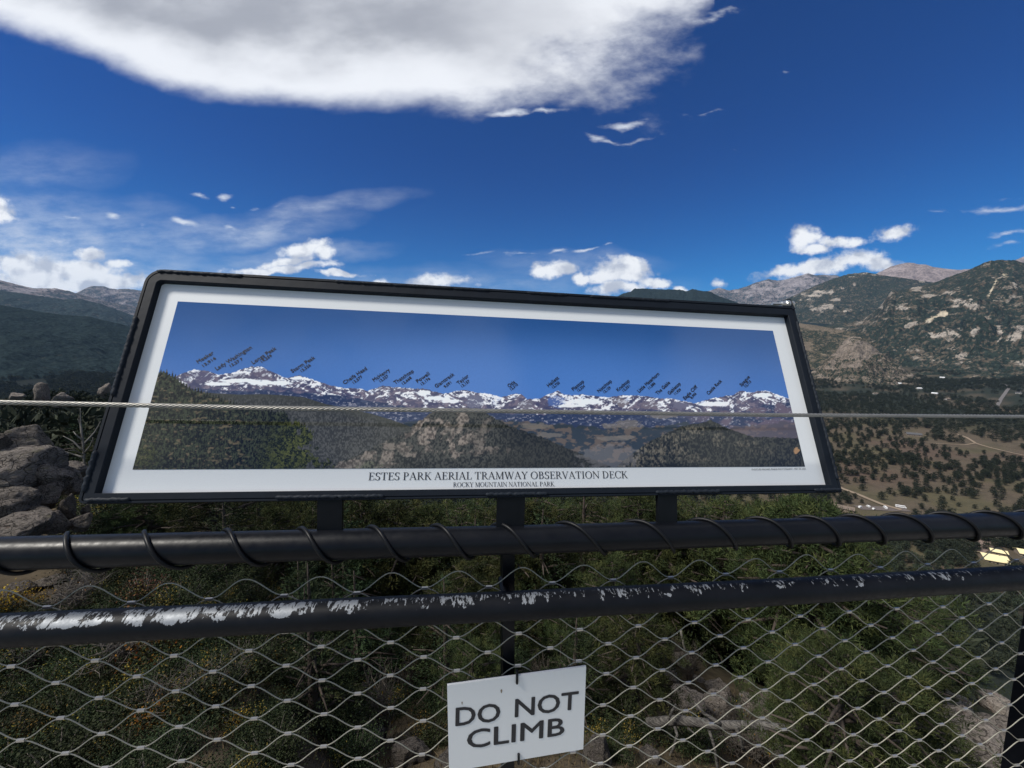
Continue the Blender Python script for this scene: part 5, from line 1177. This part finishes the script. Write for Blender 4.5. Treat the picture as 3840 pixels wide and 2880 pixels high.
h = t.new('ShaderNodeHueSaturation'); t.link(cl, h.inputs['Color']); t.link(t.math('MULTIPLY_ADD', oi.outputs['Random'], .5, .75), h.inputs['Value'])
t.link(h.outputs[0], b.inputs['Base Color']); b.inputs['Roughness'].default_value = .95; b.inputs['Specular IOR Level'].default_value = .15
bump(t, b, t.math('ADD', t.math('ADD', a2, t.math('MULTIPLY', a3, .35)), t.math('MULTIPLY', crk, .35)), 1.0, .10)
def boulder_mesh(seed, cuts=15, rough=.14, strata=0.0):
    rs = random.Random(seed); bm = bmesh.new(); bmesh.ops.create_icosphere(bm, subdivisions=5, radius=1.0)
    pl = [(Vector((rs.gauss(0, 1), rs.gauss(0, 1), rs.gauss(0, .8))).normalized(), rs.uniform(.55, .92)) for _ in range(cuts)]
    off = Vector((rs.uniform(0, 90), rs.uniform(0, 90), rs.uniform(0, 90)))
    for v_ in bm.verts:
        p = v_.co.copy()
        for n_, d in pl:
            e = p.dot(n_) - d
            if e > 0: p -= n_ * e * .9
        q = p + off
        k = mnoise.fractal(q * 1.6, 1.0, 2.0, 5) * rough + abs(mnoise.fractal(q * 4.5, 1.0, 2.0, 4)) * rough * .35
        if strata: k += (abs((q.z * 5 + mnoise.noise(q * 1.5) * .8) % 1 - .5) - .25) * strata
        v_.co = p * (1 + k)
    me = bpy.data.meshes.new('boulder'); bm.to_mesh(me); bm.free(); me.materials.append(M_rock); me.polygons.foreach_set('use_smooth', np.ones(len(me.polygons), bool)); return me
BM = [boulder_mesh(k) for k in range(7)] + [boulder_mesh(20 + k, 11, .13, .12) for k in range(3)]
def boulder(px, py, wpx, hpx, r, label, k, dep=.9, rz=None, tilt=0.0, name='boulder', cat='rock', group=None):
    """rock seen at (px, py), wpx x hpx photo pixels wide and high, r metres away over ground"""
    c = at(px, py, r); d = Vector(ray(px, py)); fw = (Vector(c) - CAM).dot(Vector((0, math.cos(PITCH), -math.sin(PITCH))))
    a_ = math.atan2(c[0], c[1]); wx = wpx / 2 / F * fw * math.cos(a_) * 1.05; hz = hpx / 2 / F * fw * 1.02
    o = link(name, BM[k % 10]); o.location = c; o.scale = (wx, wx * dep, hz); o.rotation_euler = (tilt, tilt * .5, -a_ + (rz or 0))
    return tag(o, label, cat, group)
g_o = 'boulders of the outcrop left of the sign'
OUT = [(95, 1690, 300, 185, 19, 'rounded pale boulder crowning the rock outcrop left of the sign', 0), (-10, 1668, 120, 90, 18.6, 'small boulder at the left edge beside the crowning boulder', 3),
       (70, 1775, 480, 190, 18.6, 'broad cracked slab directly under the crowning boulder of the outcrop', 1), (190, 1800, 220, 150, 18.2, 'sloping boulder at the right shoulder of the outcrop', 4),
       (30, 1900, 330, 150, 17.4, 'big dark boulder at the left edge under the overhang', 2), (150, 1860, 240, 110, 17.8, 'grey boulder above the reddish hollow of the outcrop', 5),
       (250, 1905, 110, 100, 17.0, 'round boulder beside the lower left corner of the panorama sign', 6), (245, 1800, 170, 170, 19.5, 'lichened pale slab half hidden by the left edge of the sign', 7),
       (260, 1770, 150, 80, 21, 'flat topped rock behind the outcrop, against the forest', 8), (60, 1975, 330, 110, 16.2, 'low cracked ledge at the foot of the outcrop above the rail', 9),
       (195, 1965, 160, 90, 16.4, 'lichened boulder just above the top rail by its first wire loop', 0), (300, 1960, 130, 70, 16.6, 'pale stony ground hump above the rail left of the forest', 5),
       (-60, 1820, 240, 260, 18.8, 'dark rock mass at the left frame edge', 3), (140, 1935, 130, 70, 16.8, 'reddish rock in the hollow of the outcrop', 2), (320, 1915, 60, 46, 17.2, 'small pale stone beside the lower left sign corner', 6)]
for px, py, wp, hp, r, lab, k in OUT: boulder(px, py, wp, hp, r, lab, k, rz=k * .9, tilt=.12 * ((k % 3) - 1), group=g_o)
# knolls of rock in the middle distance on the left
for px, py, wp, hp, r, lab, k in [(158, 1482, 74, 90, 170, 'tall grey crag among the distant trees left of the sign', 1), (235, 1502, 104, 70, 165, 'lumpy grey crag beside the tall one, left of the sign', 4), (395, 1468, 78, 60, 190, 'brown rounded crag close against the left frame edge of the sign', 6), (60, 1488, 80, 34, 180, 'low ledge of rock in the distant trees at far left', 8)]:
    boulder(px, py, wp, hp, r, lab, k, rz=k, name='crag', cat='crag')
# rocks seen through the mesh
g_m = 'rocks seen through the mesh'
def gr(px, py): return float(np.hypot(*hit(px, py)[:2]))
THR = [(60, 2215, 190, 60, 'flat stone on bare ground between the rails at the left edge', 8), (190, 2180, 150, 50, 'low stone just under the top rail at left', 4), (215, 2255, 120, 50, 'reddish stone between the rails at left', 7), (20, 2280, 110, 50, 'small stone beside the yellow shrub at the left edge', 2), (780, 2150, 90, 40, 'pale stone under the top rail left of the middle', 3), (2600, 2370, 110, 90, 'grey rock above the standing dead trunk, seen through the mesh', 1), (2530, 2425, 70, 55, 'small lichened rock left of the standing dead trunk', 2), (2560, 2480, 90, 70, 'dark boulder behind the standing dead trunk', 4), (2520, 2560, 80, 110, 'upright pointed rock left of the dead trunk base', 3),
       (2700, 2590, 110, 80, 'ridged brown rock above the fallen log', 8), (2570, 2640, 180, 100, 'speckled boulder just above the fallen log at its left', 5), (2690, 2650, 160, 90, 'lichen spotted boulder resting behind the fallen log', 0), (2840, 2660, 190, 90, 'low rounded boulder above the right end of the fallen log', 6),
       (2930, 2745, 140, 90, 'shadowed boulder under the right end of the fallen log', 7), (2590, 2770, 170, 80, 'stony rubble boulder below the fallen log', 9), (2980, 2840, 190, 110, 'brown boulder at the bottom edge right of the fallen log', 1),
       (2240, 2830, 120, 110, 'smooth brown boulder at the lower right corner of the warning sign', 0), (1530, 2830, 160, 120, 'grey boulder in the lower middle left of the warning sign', 6), (1370, 2770, 160, 110, 'mossy boulder among firs left of the warning sign', 4), (1280, 2545, 90, 60, 'small grey rock high among the firs left of the warning sign', 2), (1690, 2860, 110, 60, 'flat rock at the bottom edge under the warning sign', 8),
       (3480, 2575, 150, 70, 'layered tan rock between pines at lower right', 8), (3560, 2630, 200, 80, 'long layered ledge above the bare slab at lower right', 7), (3740, 2640, 170, 110, 'rounded tan rock shelf near the right post', 9), (3620, 2760, 420, 190, 'broad bare tan slab at the lower right corner', 8), (3760, 2790, 330, 190, 'tilted streaked slab beside the right post', 7), (3500, 2850, 260, 110, 'reddish slab at the bottom edge left of the right post', 9), (3260, 2610, 70, 50, 'small pink rock in the pine shade at lower right', 3), (3270, 2800, 120, 90, 'brown stone under the large lower right pine', 5), (3400, 2700, 150, 90, 'grey rock at the foot of the large lower right pine', 4)]
for px, py, wp, hp, lab, k in THR:
    r = gr(px, min(2878, py + hp * .25)); boulder(px, py, wp, hp, r, lab, k, dep=1.0, rz=k * .7, tilt=.15 * ((k % 3) - 1), group=g_m)

rs = np.random.RandomState(41)
for k in range(46):
    px, py = rs.uniform(2420, 3010), rs.uniform(2360, 2870); sz = rs.uniform(22, 70)
    if k > 33: px, py = rs.uniform(3380, 3830), rs.uniform(2600, 2870)
    p = hit(px, py, 3, 60); d_ = np.linalg.norm(p - [0, 0, CAMZ]); o = link('rubble_stone', BM[rs.randint(10)]); s_ = sz / 2 / F * d_
    o.location = p; o.scale = (s_, s_ * rs.uniform(.7, 1.1), s_ * rs.uniform(.5, .9)); o.rotation_euler = (rs.uniform(-.4, .4), rs.uniform(-.4, .4), rs.uniform(0, 6.28))
    tag(o, 'small broken stone in the rubble around the fallen log' if k <= 33 else 'small broken stone on the bare slabs at the lower right', 'stone', 'loose stones seen through the mesh')

# ------------------------------------------------------------------ dead wood
M_log, t, b = mat_new('old grey log'); g = t.new('ShaderNodeTexCoord').outputs['Object']; q1 = t.noise(t.mapping(g, rot=(0, 0, .1), scale=(.35, 1, 5)), 9, 6, .7); q2 = t.noise(g, 3, 4)
t.link(t.mix(t.sstep(q1, .35, .65), (.022, .020, .019), t.mix(q2, (.10, .093, .085), (.17, .16, .145))), b.inputs['Base Color']); b.inputs['Roughness'].default_value = .95; bump(t, b, q1, 1.0, .03)
def deadwood(name, px, py, r, limbs, label, cat, mat=M_dead):
    """limbs: list of ([(dpx, dpy, dr), ...], thick px0, px1) relative to the photo point"""
    c = at(px, py, r); o = empty(name, c, 0, label, cat); m = MB()
    for li, (pts_, w0, w1) in enumerate(limbs):
        path = [Vector(at(px + a_, py + b_, r + e)) - Vector(c) for a_, b_, e in pts_]
        out = [path[0]]
        for p, q in zip(path[:-1], path[1:]):
            L_ = (q - p).length
            for k in range(1, 5): out.append(p.lerp(q, k / 4) + Vector((mnoise.noise(p * 3 + Vector((k, li, 0))), mnoise.noise(p * 3 + Vector((k, li, 5))), mnoise.noise(p * 3 + Vector((k, li, 9))))) * L_ * .03 * (k < 4))
        fw = r / 1.05
        m = MB(); m.tube(out, [max(.0015, (w0 + (w1 - w0) * k / (len(out) - 1)) / 2 / F * fw) * (1 + .25 * mnoise.noise((k * .8, li, px))) for k in range(len(out))], 8)
        m.obj('trunk' if li == 0 else 'branch', mat, o, True)
    return o
rl = min(gr(2590, 2815), gr(2690, 2690), gr(2840, 2700), gr(2570, 2680)) - .75; print('log', rl, [gr(*q_) for q_ in ((2590, 2815), (2690, 2690), (2840, 2700), (2570, 2680), (2930, 2790))])
deadwood('fallen_log', 2700, 2715, rl, [([(-270, -5, .2), (-150, -15, .1), (0, 5, 0), (150, 5, 0), (330, 25, .1)], 36, 24), ([(0, 0, -.05), (-60, -40, -.1), (-95, -80, 0)], 16, 6), ([(-200, 0, -.1), (-180, -50, -.1), (-165, -75, 0)], 12, 5), ([(60, 10, -.1), (75, 50, -.15), (88, 95, -.1)], 14, 9), ([(140, -5, -.05), (160, 30, -.1), (178, 42, -.1)], 12, 5), ([(-170, 10, -.1), (-160, 40, -.2), (-175, 90, -.2), (-210, 200, -.1)], 11, 8), ([(-40, 25, -.1), (-20, 90, -.2), (0, 220, -.3)], 11, 10), ([(-120, 15, -.1), (-90, 40, -.2)], 8, 4)],
         'grey fallen log with broken branch stubs lying across rocks right of the warning sign', 'log', M_log)
deadwood('dead_snag', 2575, 2450, gr(2600, 2560), [([(25, 108, 0), (8, 40, 0), (-8, -20, 0), (-22, -85, 0)], 13, 8)], 'pale branchless dead trunk standing above the fallen log', 'dead tree')
deadwood('dead_tree', 315, 1740, 23, [([(10, 90, 0), (2, 0, 0), (-4, -80, 0), (-12, -150, 0), (-14, -210, 0)], 6, 1.5), ([(-2, -25, 0), (-50, -40, .3), (-100, -55, .5)], 5, 1.5), ([(-4, -50, 0), (-40, -85, .2), (-78, -105, .4)], 4.5, 1.5), ([(-6, -90, 0), (-30, -110, 0), (-40, -122, .2)], 4, 1.4), ([(-8, -110, 0), (-14, -150, .2), (-24, -170, .2)], 4, 1.2), ([(-4, -70, 0), (40, -120, .2), (62, -160, .3)], 4, 1.2), ([(0, -40, 0), (24, -70, -.2), (34, -100, -.3)], 3.5, 1.2), ([(-3, -35, 0), (-36, -52, -.3), (-60, -50, -.4)], 3, 1)], 'bare grey dead tree with pale forked branches beside the left sign edge', 'dead tree')
deadwood('dead_tree', 1640, 2150, gr(1660, 2330) - .8, [([(22, 130, 0), (12, 40, 0), (-4, -30, 0), (-20, -80, .1)], 9, 3), ([(8, 30, 0), (30, -20, .2), (36, -70, .2)], 5, 2), ([(2, 0, 0), (-26, -30, .2), (-40, -60, .3)], 4, 1.5), ([(-4, -30, 0), (16, -60, -.1), (24, -90, -.1)], 3, 1.2), ([(10, 40, 0), (50, 62, -.2)], 3, 1.5)], 'slender bare dead tree between the two rails left of the middle post', 'dead tree')
deadwood('dead_tree', 2490, 2110, gr(2520, 2230) - .5, [([(30, 120, 0), (10, 30, 0), (-6, -30, 0), (-30, -50, 0)], 8, 3), ([(6, 10, 0), (-16, 30, .2), (-30, 24, .2)], 4, 1.5), ([(12, 30, 0), (40, 60, -.2), (52, 80, -.2)], 4, 1.5), ([(0, 0, 0), (30, -30, .1), (50, -62, .2)], 3.5, 1.4)], 'twisted bare dead tree between the rails right of the middle post', 'dead tree')

# ------------------------------------------------------------------ shrubs on the left below the rails
SH = [bush(700 + k, 1.0, .75, 6500, .040, M_shrub, .01 + .035 * k, 34) for k in range(4)]
GD = [bush(720 + k, 1.0, .6, 560, .055, M_gold, .4, 26) for k in range(2)]; RU_ = bush(730, 1.0, .6, 700, .055, M_rust, .4, 26)
TW = [bush(740 + k, 1.0, .6, 30, .045, M_gold, .3, 34) for k in range(2)]
names2 = ('leaves', 'stems')
rng = np.random.RandomState(5); ssp = []
for k in range(900):
    px, py = rng.uniform(-250, 1030), rng.uniform(2190, 3050)
    if px < 330 and py < 2330 : continue
    p = hit(px, py, 2.5, 60)
    if any((p[0] - q[0]) ** 2 + (p[1] - q[1]) ** 2 < .52 ** 2 for q in ssp): continue
    ssp.append(p)
for px, py in [(345, 1985), (410, 1975), (480, 1965), (560, 1970), (380, 1930), (450, 1925), (520, 1935), (620, 1960), (640, 2165), (420, 2170), (720, 2180), (360, 2150)]:
    p = hit(px, py + 25, 4, 60); s_ = .055 * np.linalg.norm(p)
    plant('shrub', SH[int(px) % 3], p, px, (s_ * 1.3, s_), 'dark green shrub just ' + ('above' if py < 2050 else 'below') + ' the top rail left of the first bracket', 'shrub', 'dark shrubs round the top rail at left', names2)
for i, p in enumerate(ssp[:110]):
    s_ = rng.uniform(.42, .85)
    kk = rng.randint(4); lab = ['low dark green shrub on the slope below the left rails', 'dark green shrub with a few yellow leaves below the left rails', 'green shrub turning yellow in patches below the left rails', 'green and gold autumn shrub below the left rails'][kk]
    plant('shrub', SH[kk], p - [0, 0, .08], rng.uniform(0, 6.28), (s_ * 1.1, s_), lab, 'shrub', 'autumn shrubs on the slope at lower left', names2)
jsp = []
for k in range(2600):
    a_ = math.radians(rng.uniform(-31, 58)); r = math.sqrt(rng.uniform(5.2 ** 2, 24 ** 2)); x, y = r * math.sin(a_), r * math.cos(a_)
    px, py = [float(q_) for q_ in px_of(x, y, float(ground(x, y)))]
    if py > 2960 or px > 3900 or py < 2050: continue
    if any((x - q[0]) ** 2 + (y - q[1]) ** 2 < .75 ** 2 for q in jsp): continue
    if 2400 < px < 3010 and 2400 < py < 2960 and not (2760 < py < 2880 and px < 2720 and rng.rand() < .6): continue
    if px > 3380 and py > 2600 and rng.rand() < .85: continue
    jsp.append((x, y, float(ground(x, y))))
for x, y, z in jsp[:150]:
    s_ = rng.uniform(.35, .9); kk = rng.randint(3); right = x > .2
    plant('juniper_shrub', SH[kk], (x, y, z - .06), rng.uniform(0, 6.28), (s_ * 1.25, s_), ('low green juniper among the rocks and pines right of the warning sign' if right else 'low green juniper among the firs left of the warning sign'), 'shrub', 'low junipers between the conifers', names2)
for px, py, hp, pr_, nm, lab in [(600, 2445, 130, GD[0], 'shrub', 'bright orange leaved shrub just under the lower rail at left'), (10, 2290, 80, GD[1], 'shrub', 'bright yellow leaved shrub at the left edge between the rails'), (115, 2260, 60, GD[0], 'shrub', 'sparse yellow shrub on bare ground between the rails at left'), (545, 2235, 100, RU_, 'shrub', 'rust red shrub between the rails at left'), (890, 2720, 64, GD[1], 'shrub', 'small golden flecked shrub through the mesh at lower left of middle'), (560, 2720, 90, GD[1], 'shrub', 'small golden shrub through the mesh near the left bottom'), (70, 2460, 80, GD[0], 'shrub', 'yellowing shrub under the left end of the lower rail'), (965, 2120, 40, GD[0], 'shrub', 'tiny orange shrub peeking under the top rail'),
                                (500, 2440, 150, TW[0], 'bare_bush', 'leafless grey bush of fine twigs below the lower rail'), (310, 2250, 120, TW[1], 'bare_bush', 'leafless bush between the rails at left'), (330, 2215, 80, TW[0], 'bare_bush', 'small leafless bush close under the top rail at left'), (830, 2560, 120, TW[1], 'bare_bush', 'leafless twiggy bush among shrubs left of middle'), (130, 2480, 90, TW[0], 'bare_bush', 'leafless bush at the far left under the lower rail'), (640, 2620, 110, TW[1], 'bare_bush', 'leafless bush in the middle of the left shrubs')]:
    p = hit(px, py + hp * .45, 2.5, 80); d_ = np.linalg.norm(p - [0, 0, CAMZ]); s_ = hp / F * d_ * .95
    plant(nm, pr_, p, px * .1, s_, lab, 'shrub' if nm == 'shrub' else 'bush', None, names2)
for k in range(70):
    if k > 400: break
    a_ = rng.uniform(-.5, .95); r = rng.uniform(6.5, 20); x, y = r * math.sin(a_), r * math.cos(a_); z = float(ground(x, y)); px, py = [float(q_) for q_ in px_of(x, y, z + .4)]
    if not (900 < px < 3840 and 2150 < py < 2900) or rng.rand() < .5: continue
    plant('bare_bush', TW[k % 2], (x, y, z), rng.uniform(0, 6.28), (rng.uniform(.5, .9), rng.uniform(.9, 1.9)), 'leafless twiggy bush among the conifers ' + ('right' if px > 1930 else 'left') + ' of the warning sign', 'bush', 'leafless bushes between the conifers', names2)
# dry grass between the shrubs and rocks
rs = np.random.RandomState(9); P = []
for k in range(36000):
    a_ = math.radians(rs.uniform(-66, 62)); r = rs.uniform(3.2, 17) ; P.append((r * math.sin(a_), r * math.cos(a_)))
P = np.array(P); Zg = ground(P[:, 0], P[:, 1]); P3 = np.column_stack([P, Zg - .01]); D = unit(rs.normal(size=(len(P), 3)) * [.5, .5, .1] + [0, 0, 1]); L_ = rs.uniform(.05, .20, len(P))
V = blades(P3, D, L_, L_ * .05, rs); me = crown_mesh('dry_grass', V, np.stack([rs.rand(len(P)), np.zeros(len(P)), np.zeros(len(P))], 1), leaf_mat('dry grass', (.055, .050, .022), (.16, .125, .07)))
tag(link('dry_grass', me), 'short dry grass on the slope below the deck', 'grass', kind='stuff')

# ------------------------------------------------------------------ roads and tracks, draped on the valley floor
def road(name, pts_, w_, mat, lift=1.2):
    P = [hit(x, y, 100) for x, y in pts_]; out = []
    for a_, b_ in zip(P[:-1], P[1:]):
        for k in range(10): out.append(a_ + (b_ - a_) * k / 10)
    out.append(P[-1]); V = []; Fs = []
    for i, p in enumerate(out):
        d = out[min(i + 1, len(out) - 1)] - out[max(i - 1, 0)]; n_ = np.array([-d[1], d[0]]) / (np.hypot(d[0], d[1]) + 1e-6)
        for s in (-1, 1):
            x, y = p[0] + n_[0] * s * w_ / 2, p[1] + n_[1] * s * w_ / 2; V.append((x, y, float(ground(x, y)) + lift))
    for i in range(len(out) - 1): Fs.append((2 * i, 2 * i + 1, 2 * i + 3, 2 * i + 2))
    tag(link(name, mesh(name, V, Fs, mat)), kind='structure')
M_dirt = simple('pale dirt', (.24, .185, .13), .95, var=.25, scale=.06); M_tar = simple('worn asphalt', (.135, .125, .12), .9, var=.2, scale=.05); M_lot = simple('gravel lot', (.115, .095, .085), .95, var=.3, scale=.08)
road('trail', [(3585, 1628), (3626, 1643), (3657, 1663), (3705, 1678), (3804, 1702), (3900, 1722)], 4.5, M_dirt)
road('trail', [(3655, 1664), (3618, 1669), (3560, 1667), (3509, 1665)], 3, M_dirt, 1.0)
road('dirt_road', [(3140, 1826), (3158, 1834), (3227, 1860), (3310, 1895), (3380, 1915)], 7, M_dirt)
road('road', [(3738, 1526), (3752, 1500), (3768, 1478), (3781, 1460), (3784, 1452), (3772, 1444), (3750, 1438)], 8.5, M_tar, 2.0)
road('car_park', [(3215, 1905), (3300, 1908), (3400, 1912)], 14, M_lot, .6)
road('driveway', [(3640, 2062), (3690, 2036), (3730, 2026), (3790, 2020)], 18, simple('pink gravel drive', (.21, .155, .13), .95, var=.2, scale=.08), .6)

# ------------------------------------------------------------------ houses in the valley
M_yroof = simple('pale yellow metal roof', (.80, .70, .40), .5, var=.06, scale=.3); M_groof = simple('grey shingle roof', (.085, .085, .088), .9, var=.2, scale=.6); M_wroof = simple('white metal roof', (.72, .73, .75), .5, var=.06, scale=.3); M_broof = simple('brown shingle roof', (.16, .125, .10), .9, var=.2, scale=.6)
M_wall = simple('tan siding', (.22, .18, .14), .9, var=.15, scale=.5); M_wallw = simple('pale siding', (.45, .43, .40), .9, var=.12, scale=.5); M_win = simple('dark window glass', (.02, .025, .03), .15, var=.1); M_door = simple('dark door', (.07, .05, .04), .7)
def house(px, py, L_, W2, H2, rise, rz, roof, wall, label, wing=None):
    p = hit(px, py, 100); o = empty('house', p - np.array([0, 0, .3]), rz, label, 'house')
    m = MB(); m.box(-L_ / 2, L_ / 2, -W2 / 2, W2 / 2, -3, H2)
    for s in (-1, 1): m.add([(s * L_ / 2, -W2 / 2, H2), (s * L_ / 2, W2 / 2, H2), (s * L_ / 2, 0, H2 + rise)], [(0, 1, 2)])
    m.obj('wall', wall, o)
    e = .9; m = MB(); y0 = W2 / 2 + e; z0 = H2 - rise * e / (W2 / 2) + .05; zr = H2 + rise + .05; x0 = L_ / 2 + e; th = .3
    V = []
    for x in (-x0, x0): V += [(x, -y0, z0), (x, 0, zr), (x, y0, z0), (x, y0, z0 + th), (x, 0, zr + th), (x, -y0, z0 + th)]
    m.add(V, [(0, 1, 7, 6), (1, 2, 8, 7), (2, 3, 9, 8), (3, 4, 10, 9), (4, 5, 11, 10), (5, 0, 6, 11), (5, 4, 1, 0), (4, 3, 2, 1), (6, 7, 10, 11), (7, 8, 9, 10)])
    rf = m.obj('roof', roof, o)
    m = MB(); m.box(L_ * .2, L_ * .2 + 1, -.5, .5, H2 + rise * .5, H2 + rise + 1.3); m.obj('chimney', wall, rf)
    for s in (-1, 1):
        for k in range(3):
            x = (-.32 + .32 * k) * L_; m = MB(); m.box(x - .7, x + .7, s * (W2 / 2 - .02), s * (W2 / 2 + .04), 1.0, 2.4) if s > 0 else m.box(x - .7, x + .7, -(W2 / 2 + .04), -(W2 / 2 - .02), 1.0, 2.4); m.obj('window', M_win, o)
    m = MB(); m.box(-L_ * .16 - .5, -L_ * .16 + .5, -(W2 / 2 + .05), -(W2 / 2 - .02), 0, 2.1); m.obj('door', M_door, o)
    return o
house(3722, 2104, 17, 16, 4, 3.2, math.radians(-28), M_yroof, M_wall, 'large house under a pale yellow metal roof below the right end of the top rail')
house(3742, 2076, 11, 6, 3, 1.6, math.radians(-34), M_yroof, M_wall, 'narrow shed with a pale yellow roof behind the large yellow roofed house')
house(3848, 2082, 13, 11, 3.5, 2.5, math.radians(-30), M_yroof, M_wall, 'yellow roofed house at the right frame edge under the top rail')
house(3768, 2022, 16, 9, 3, 2, math.radians(-25), M_groof, M_wallw, 'grey roofed house close under the top rail at far right')
house(3425, 1633, 26, 14, 4, 3, math.radians(-30), M_groof, M_wall, 'grey roofed ranch house among pines on the brown hillside')
house(3167, 1420, 28, 12, 5, 3, math.radians(-35), M_wroof, M_wallw, 'white roofed lodge at the foot of the rocky knob')
house(3110, 1416, 22, 10, 4, 3, math.radians(-60), M_wroof, M_wallw, 'white roofed cabin left of the lodge near the sign edge')
for px, py, lab, rr in [(3446, 1459, 'bright white roof in the valley woods below the mountain', M_wroof), (3283, 1478, 'small pale cabin in the valley woods near the knob', M_broof), (3505, 1478, 'pale roofed cabin in the valley woods left of the road', M_wroof), (3533, 1418, 'tiny white house in the woods at the mountain foot', M_wroof), (3552, 1499, 'small brown roofed cabin in the valley woods above the cable', M_broof), (3372, 1440, 'long pale roof in the valley woods right of the knob', M_wroof), (3820, 1476, 'grey roofed house right of the curving road', M_groof)]:
    house(px, py, 15, 9, 3.5, 2.4, math.radians(rng.uniform(-70, 10)), rr, M_wallw, lab)
house(3160, 1912, 22, 12, 4, 2.2, math.radians(-38), M_broof, M_wall, 'low brown building beside the gravel lot near the lower right sign corner')
# parked trailers and vans on the lot
M_van = simple('white van paint', (.80, .80, .79), .35, var=.03); M_tyre = simple('tyre rubber', (.02, .02, .02), .9)
def van(px, py, L_, H2, rz, label, name, cat):
    p = hit(px, py, 100); o = empty(name, p + np.array([0, 0, .55]), rz, label, cat, 'white vehicles parked on the gravel lot')
    m = MB(); w2 = 1.1
    prof_ = [(-L_ / 2, .45), (L_ / 2, .45), (L_ / 2, 1.2), (L_ / 2 - .9, 1.35), (L_ / 2 - 1.5, H2), (-L_ / 2 + .1, H2), (-L_ / 2, H2 - .2)]
    n_ = len(prof_); m.add([(x, -w2, z) for x, z in prof_] + [(x, w2, z) for x, z in prof_], [tuple(range(n_)), tuple(range(n_, 2 * n_))[::-1]] + [(k, k + n_, (k + 1) % n_ + n_, (k + 1) % n_) for k in range(n_)]); m.obj('body', M_van, o)
    for s in (-1, 1):
        m = MB(); y0, y1 = sorted((s * (w2 + .004), s * (w2 + .03))); m.box(-L_ / 2 + .6, L_ / 2 - 1.7, y0, y1, H2 - 1.0, H2 - .4); m.obj('window', M_win, o)
        for x in (-L_ * .3, L_ * .3): m = MB(); m.tube([(x, s * (w2 - .28), .42), (x, s * (w2 + .02), .42)], .42, 14); m.obj('wheel', M_tyre, o)
for px, py, L_, H2, rz, lab, nm, ct in [(3226, 1906, 5.5, 2.6, .3, 'small white van nearest the brown building', 'parked_van', 'van'), (3255, 1903, 5, 2.5, 1.4, 'white van behind the others at the far side of the lot', 'parked_van', 'van'), (3319, 1908, 7, 3.0, 1.2, 'white camper in the middle of the gravel lot', 'parked_camper', 'camper'), (3378, 1905, 11, 3.1, -.55, 'long white camper at the right end of the lot', 'parked_camper', 'camper'), (3276, 1912, 4.6, 1.9, .5, 'low white vehicle between the vans and campers', 'parked_van', 'van')]:
    van(px, py, L_, H2, rz, lab, nm, ct)


# ------------------------------------------------------------------ haze
m = MB(); m.box(-19000, 19000, -2500, 16500, -330, 2600)
M_haze = bpy.data.materials.new('thin blue air'); M_haze.use_nodes = True; t = NT(M_haze.node_tree); t.n.clear()
pv = t.new('ShaderNodeVolumePrincipled'); pv.inputs['Color'].default_value = (.38, .62, 1.0, 1); pv.inputs['Density'].default_value = 2.0e-5; pv.inputs['Anisotropy'].default_value = .1
o = t.new('ShaderNodeOutputMaterial'); t.link(pv.outputs[0], o.inputs['Volume'])
hz = m.obj('haze', M_haze); tag(hz, kind='stuff')
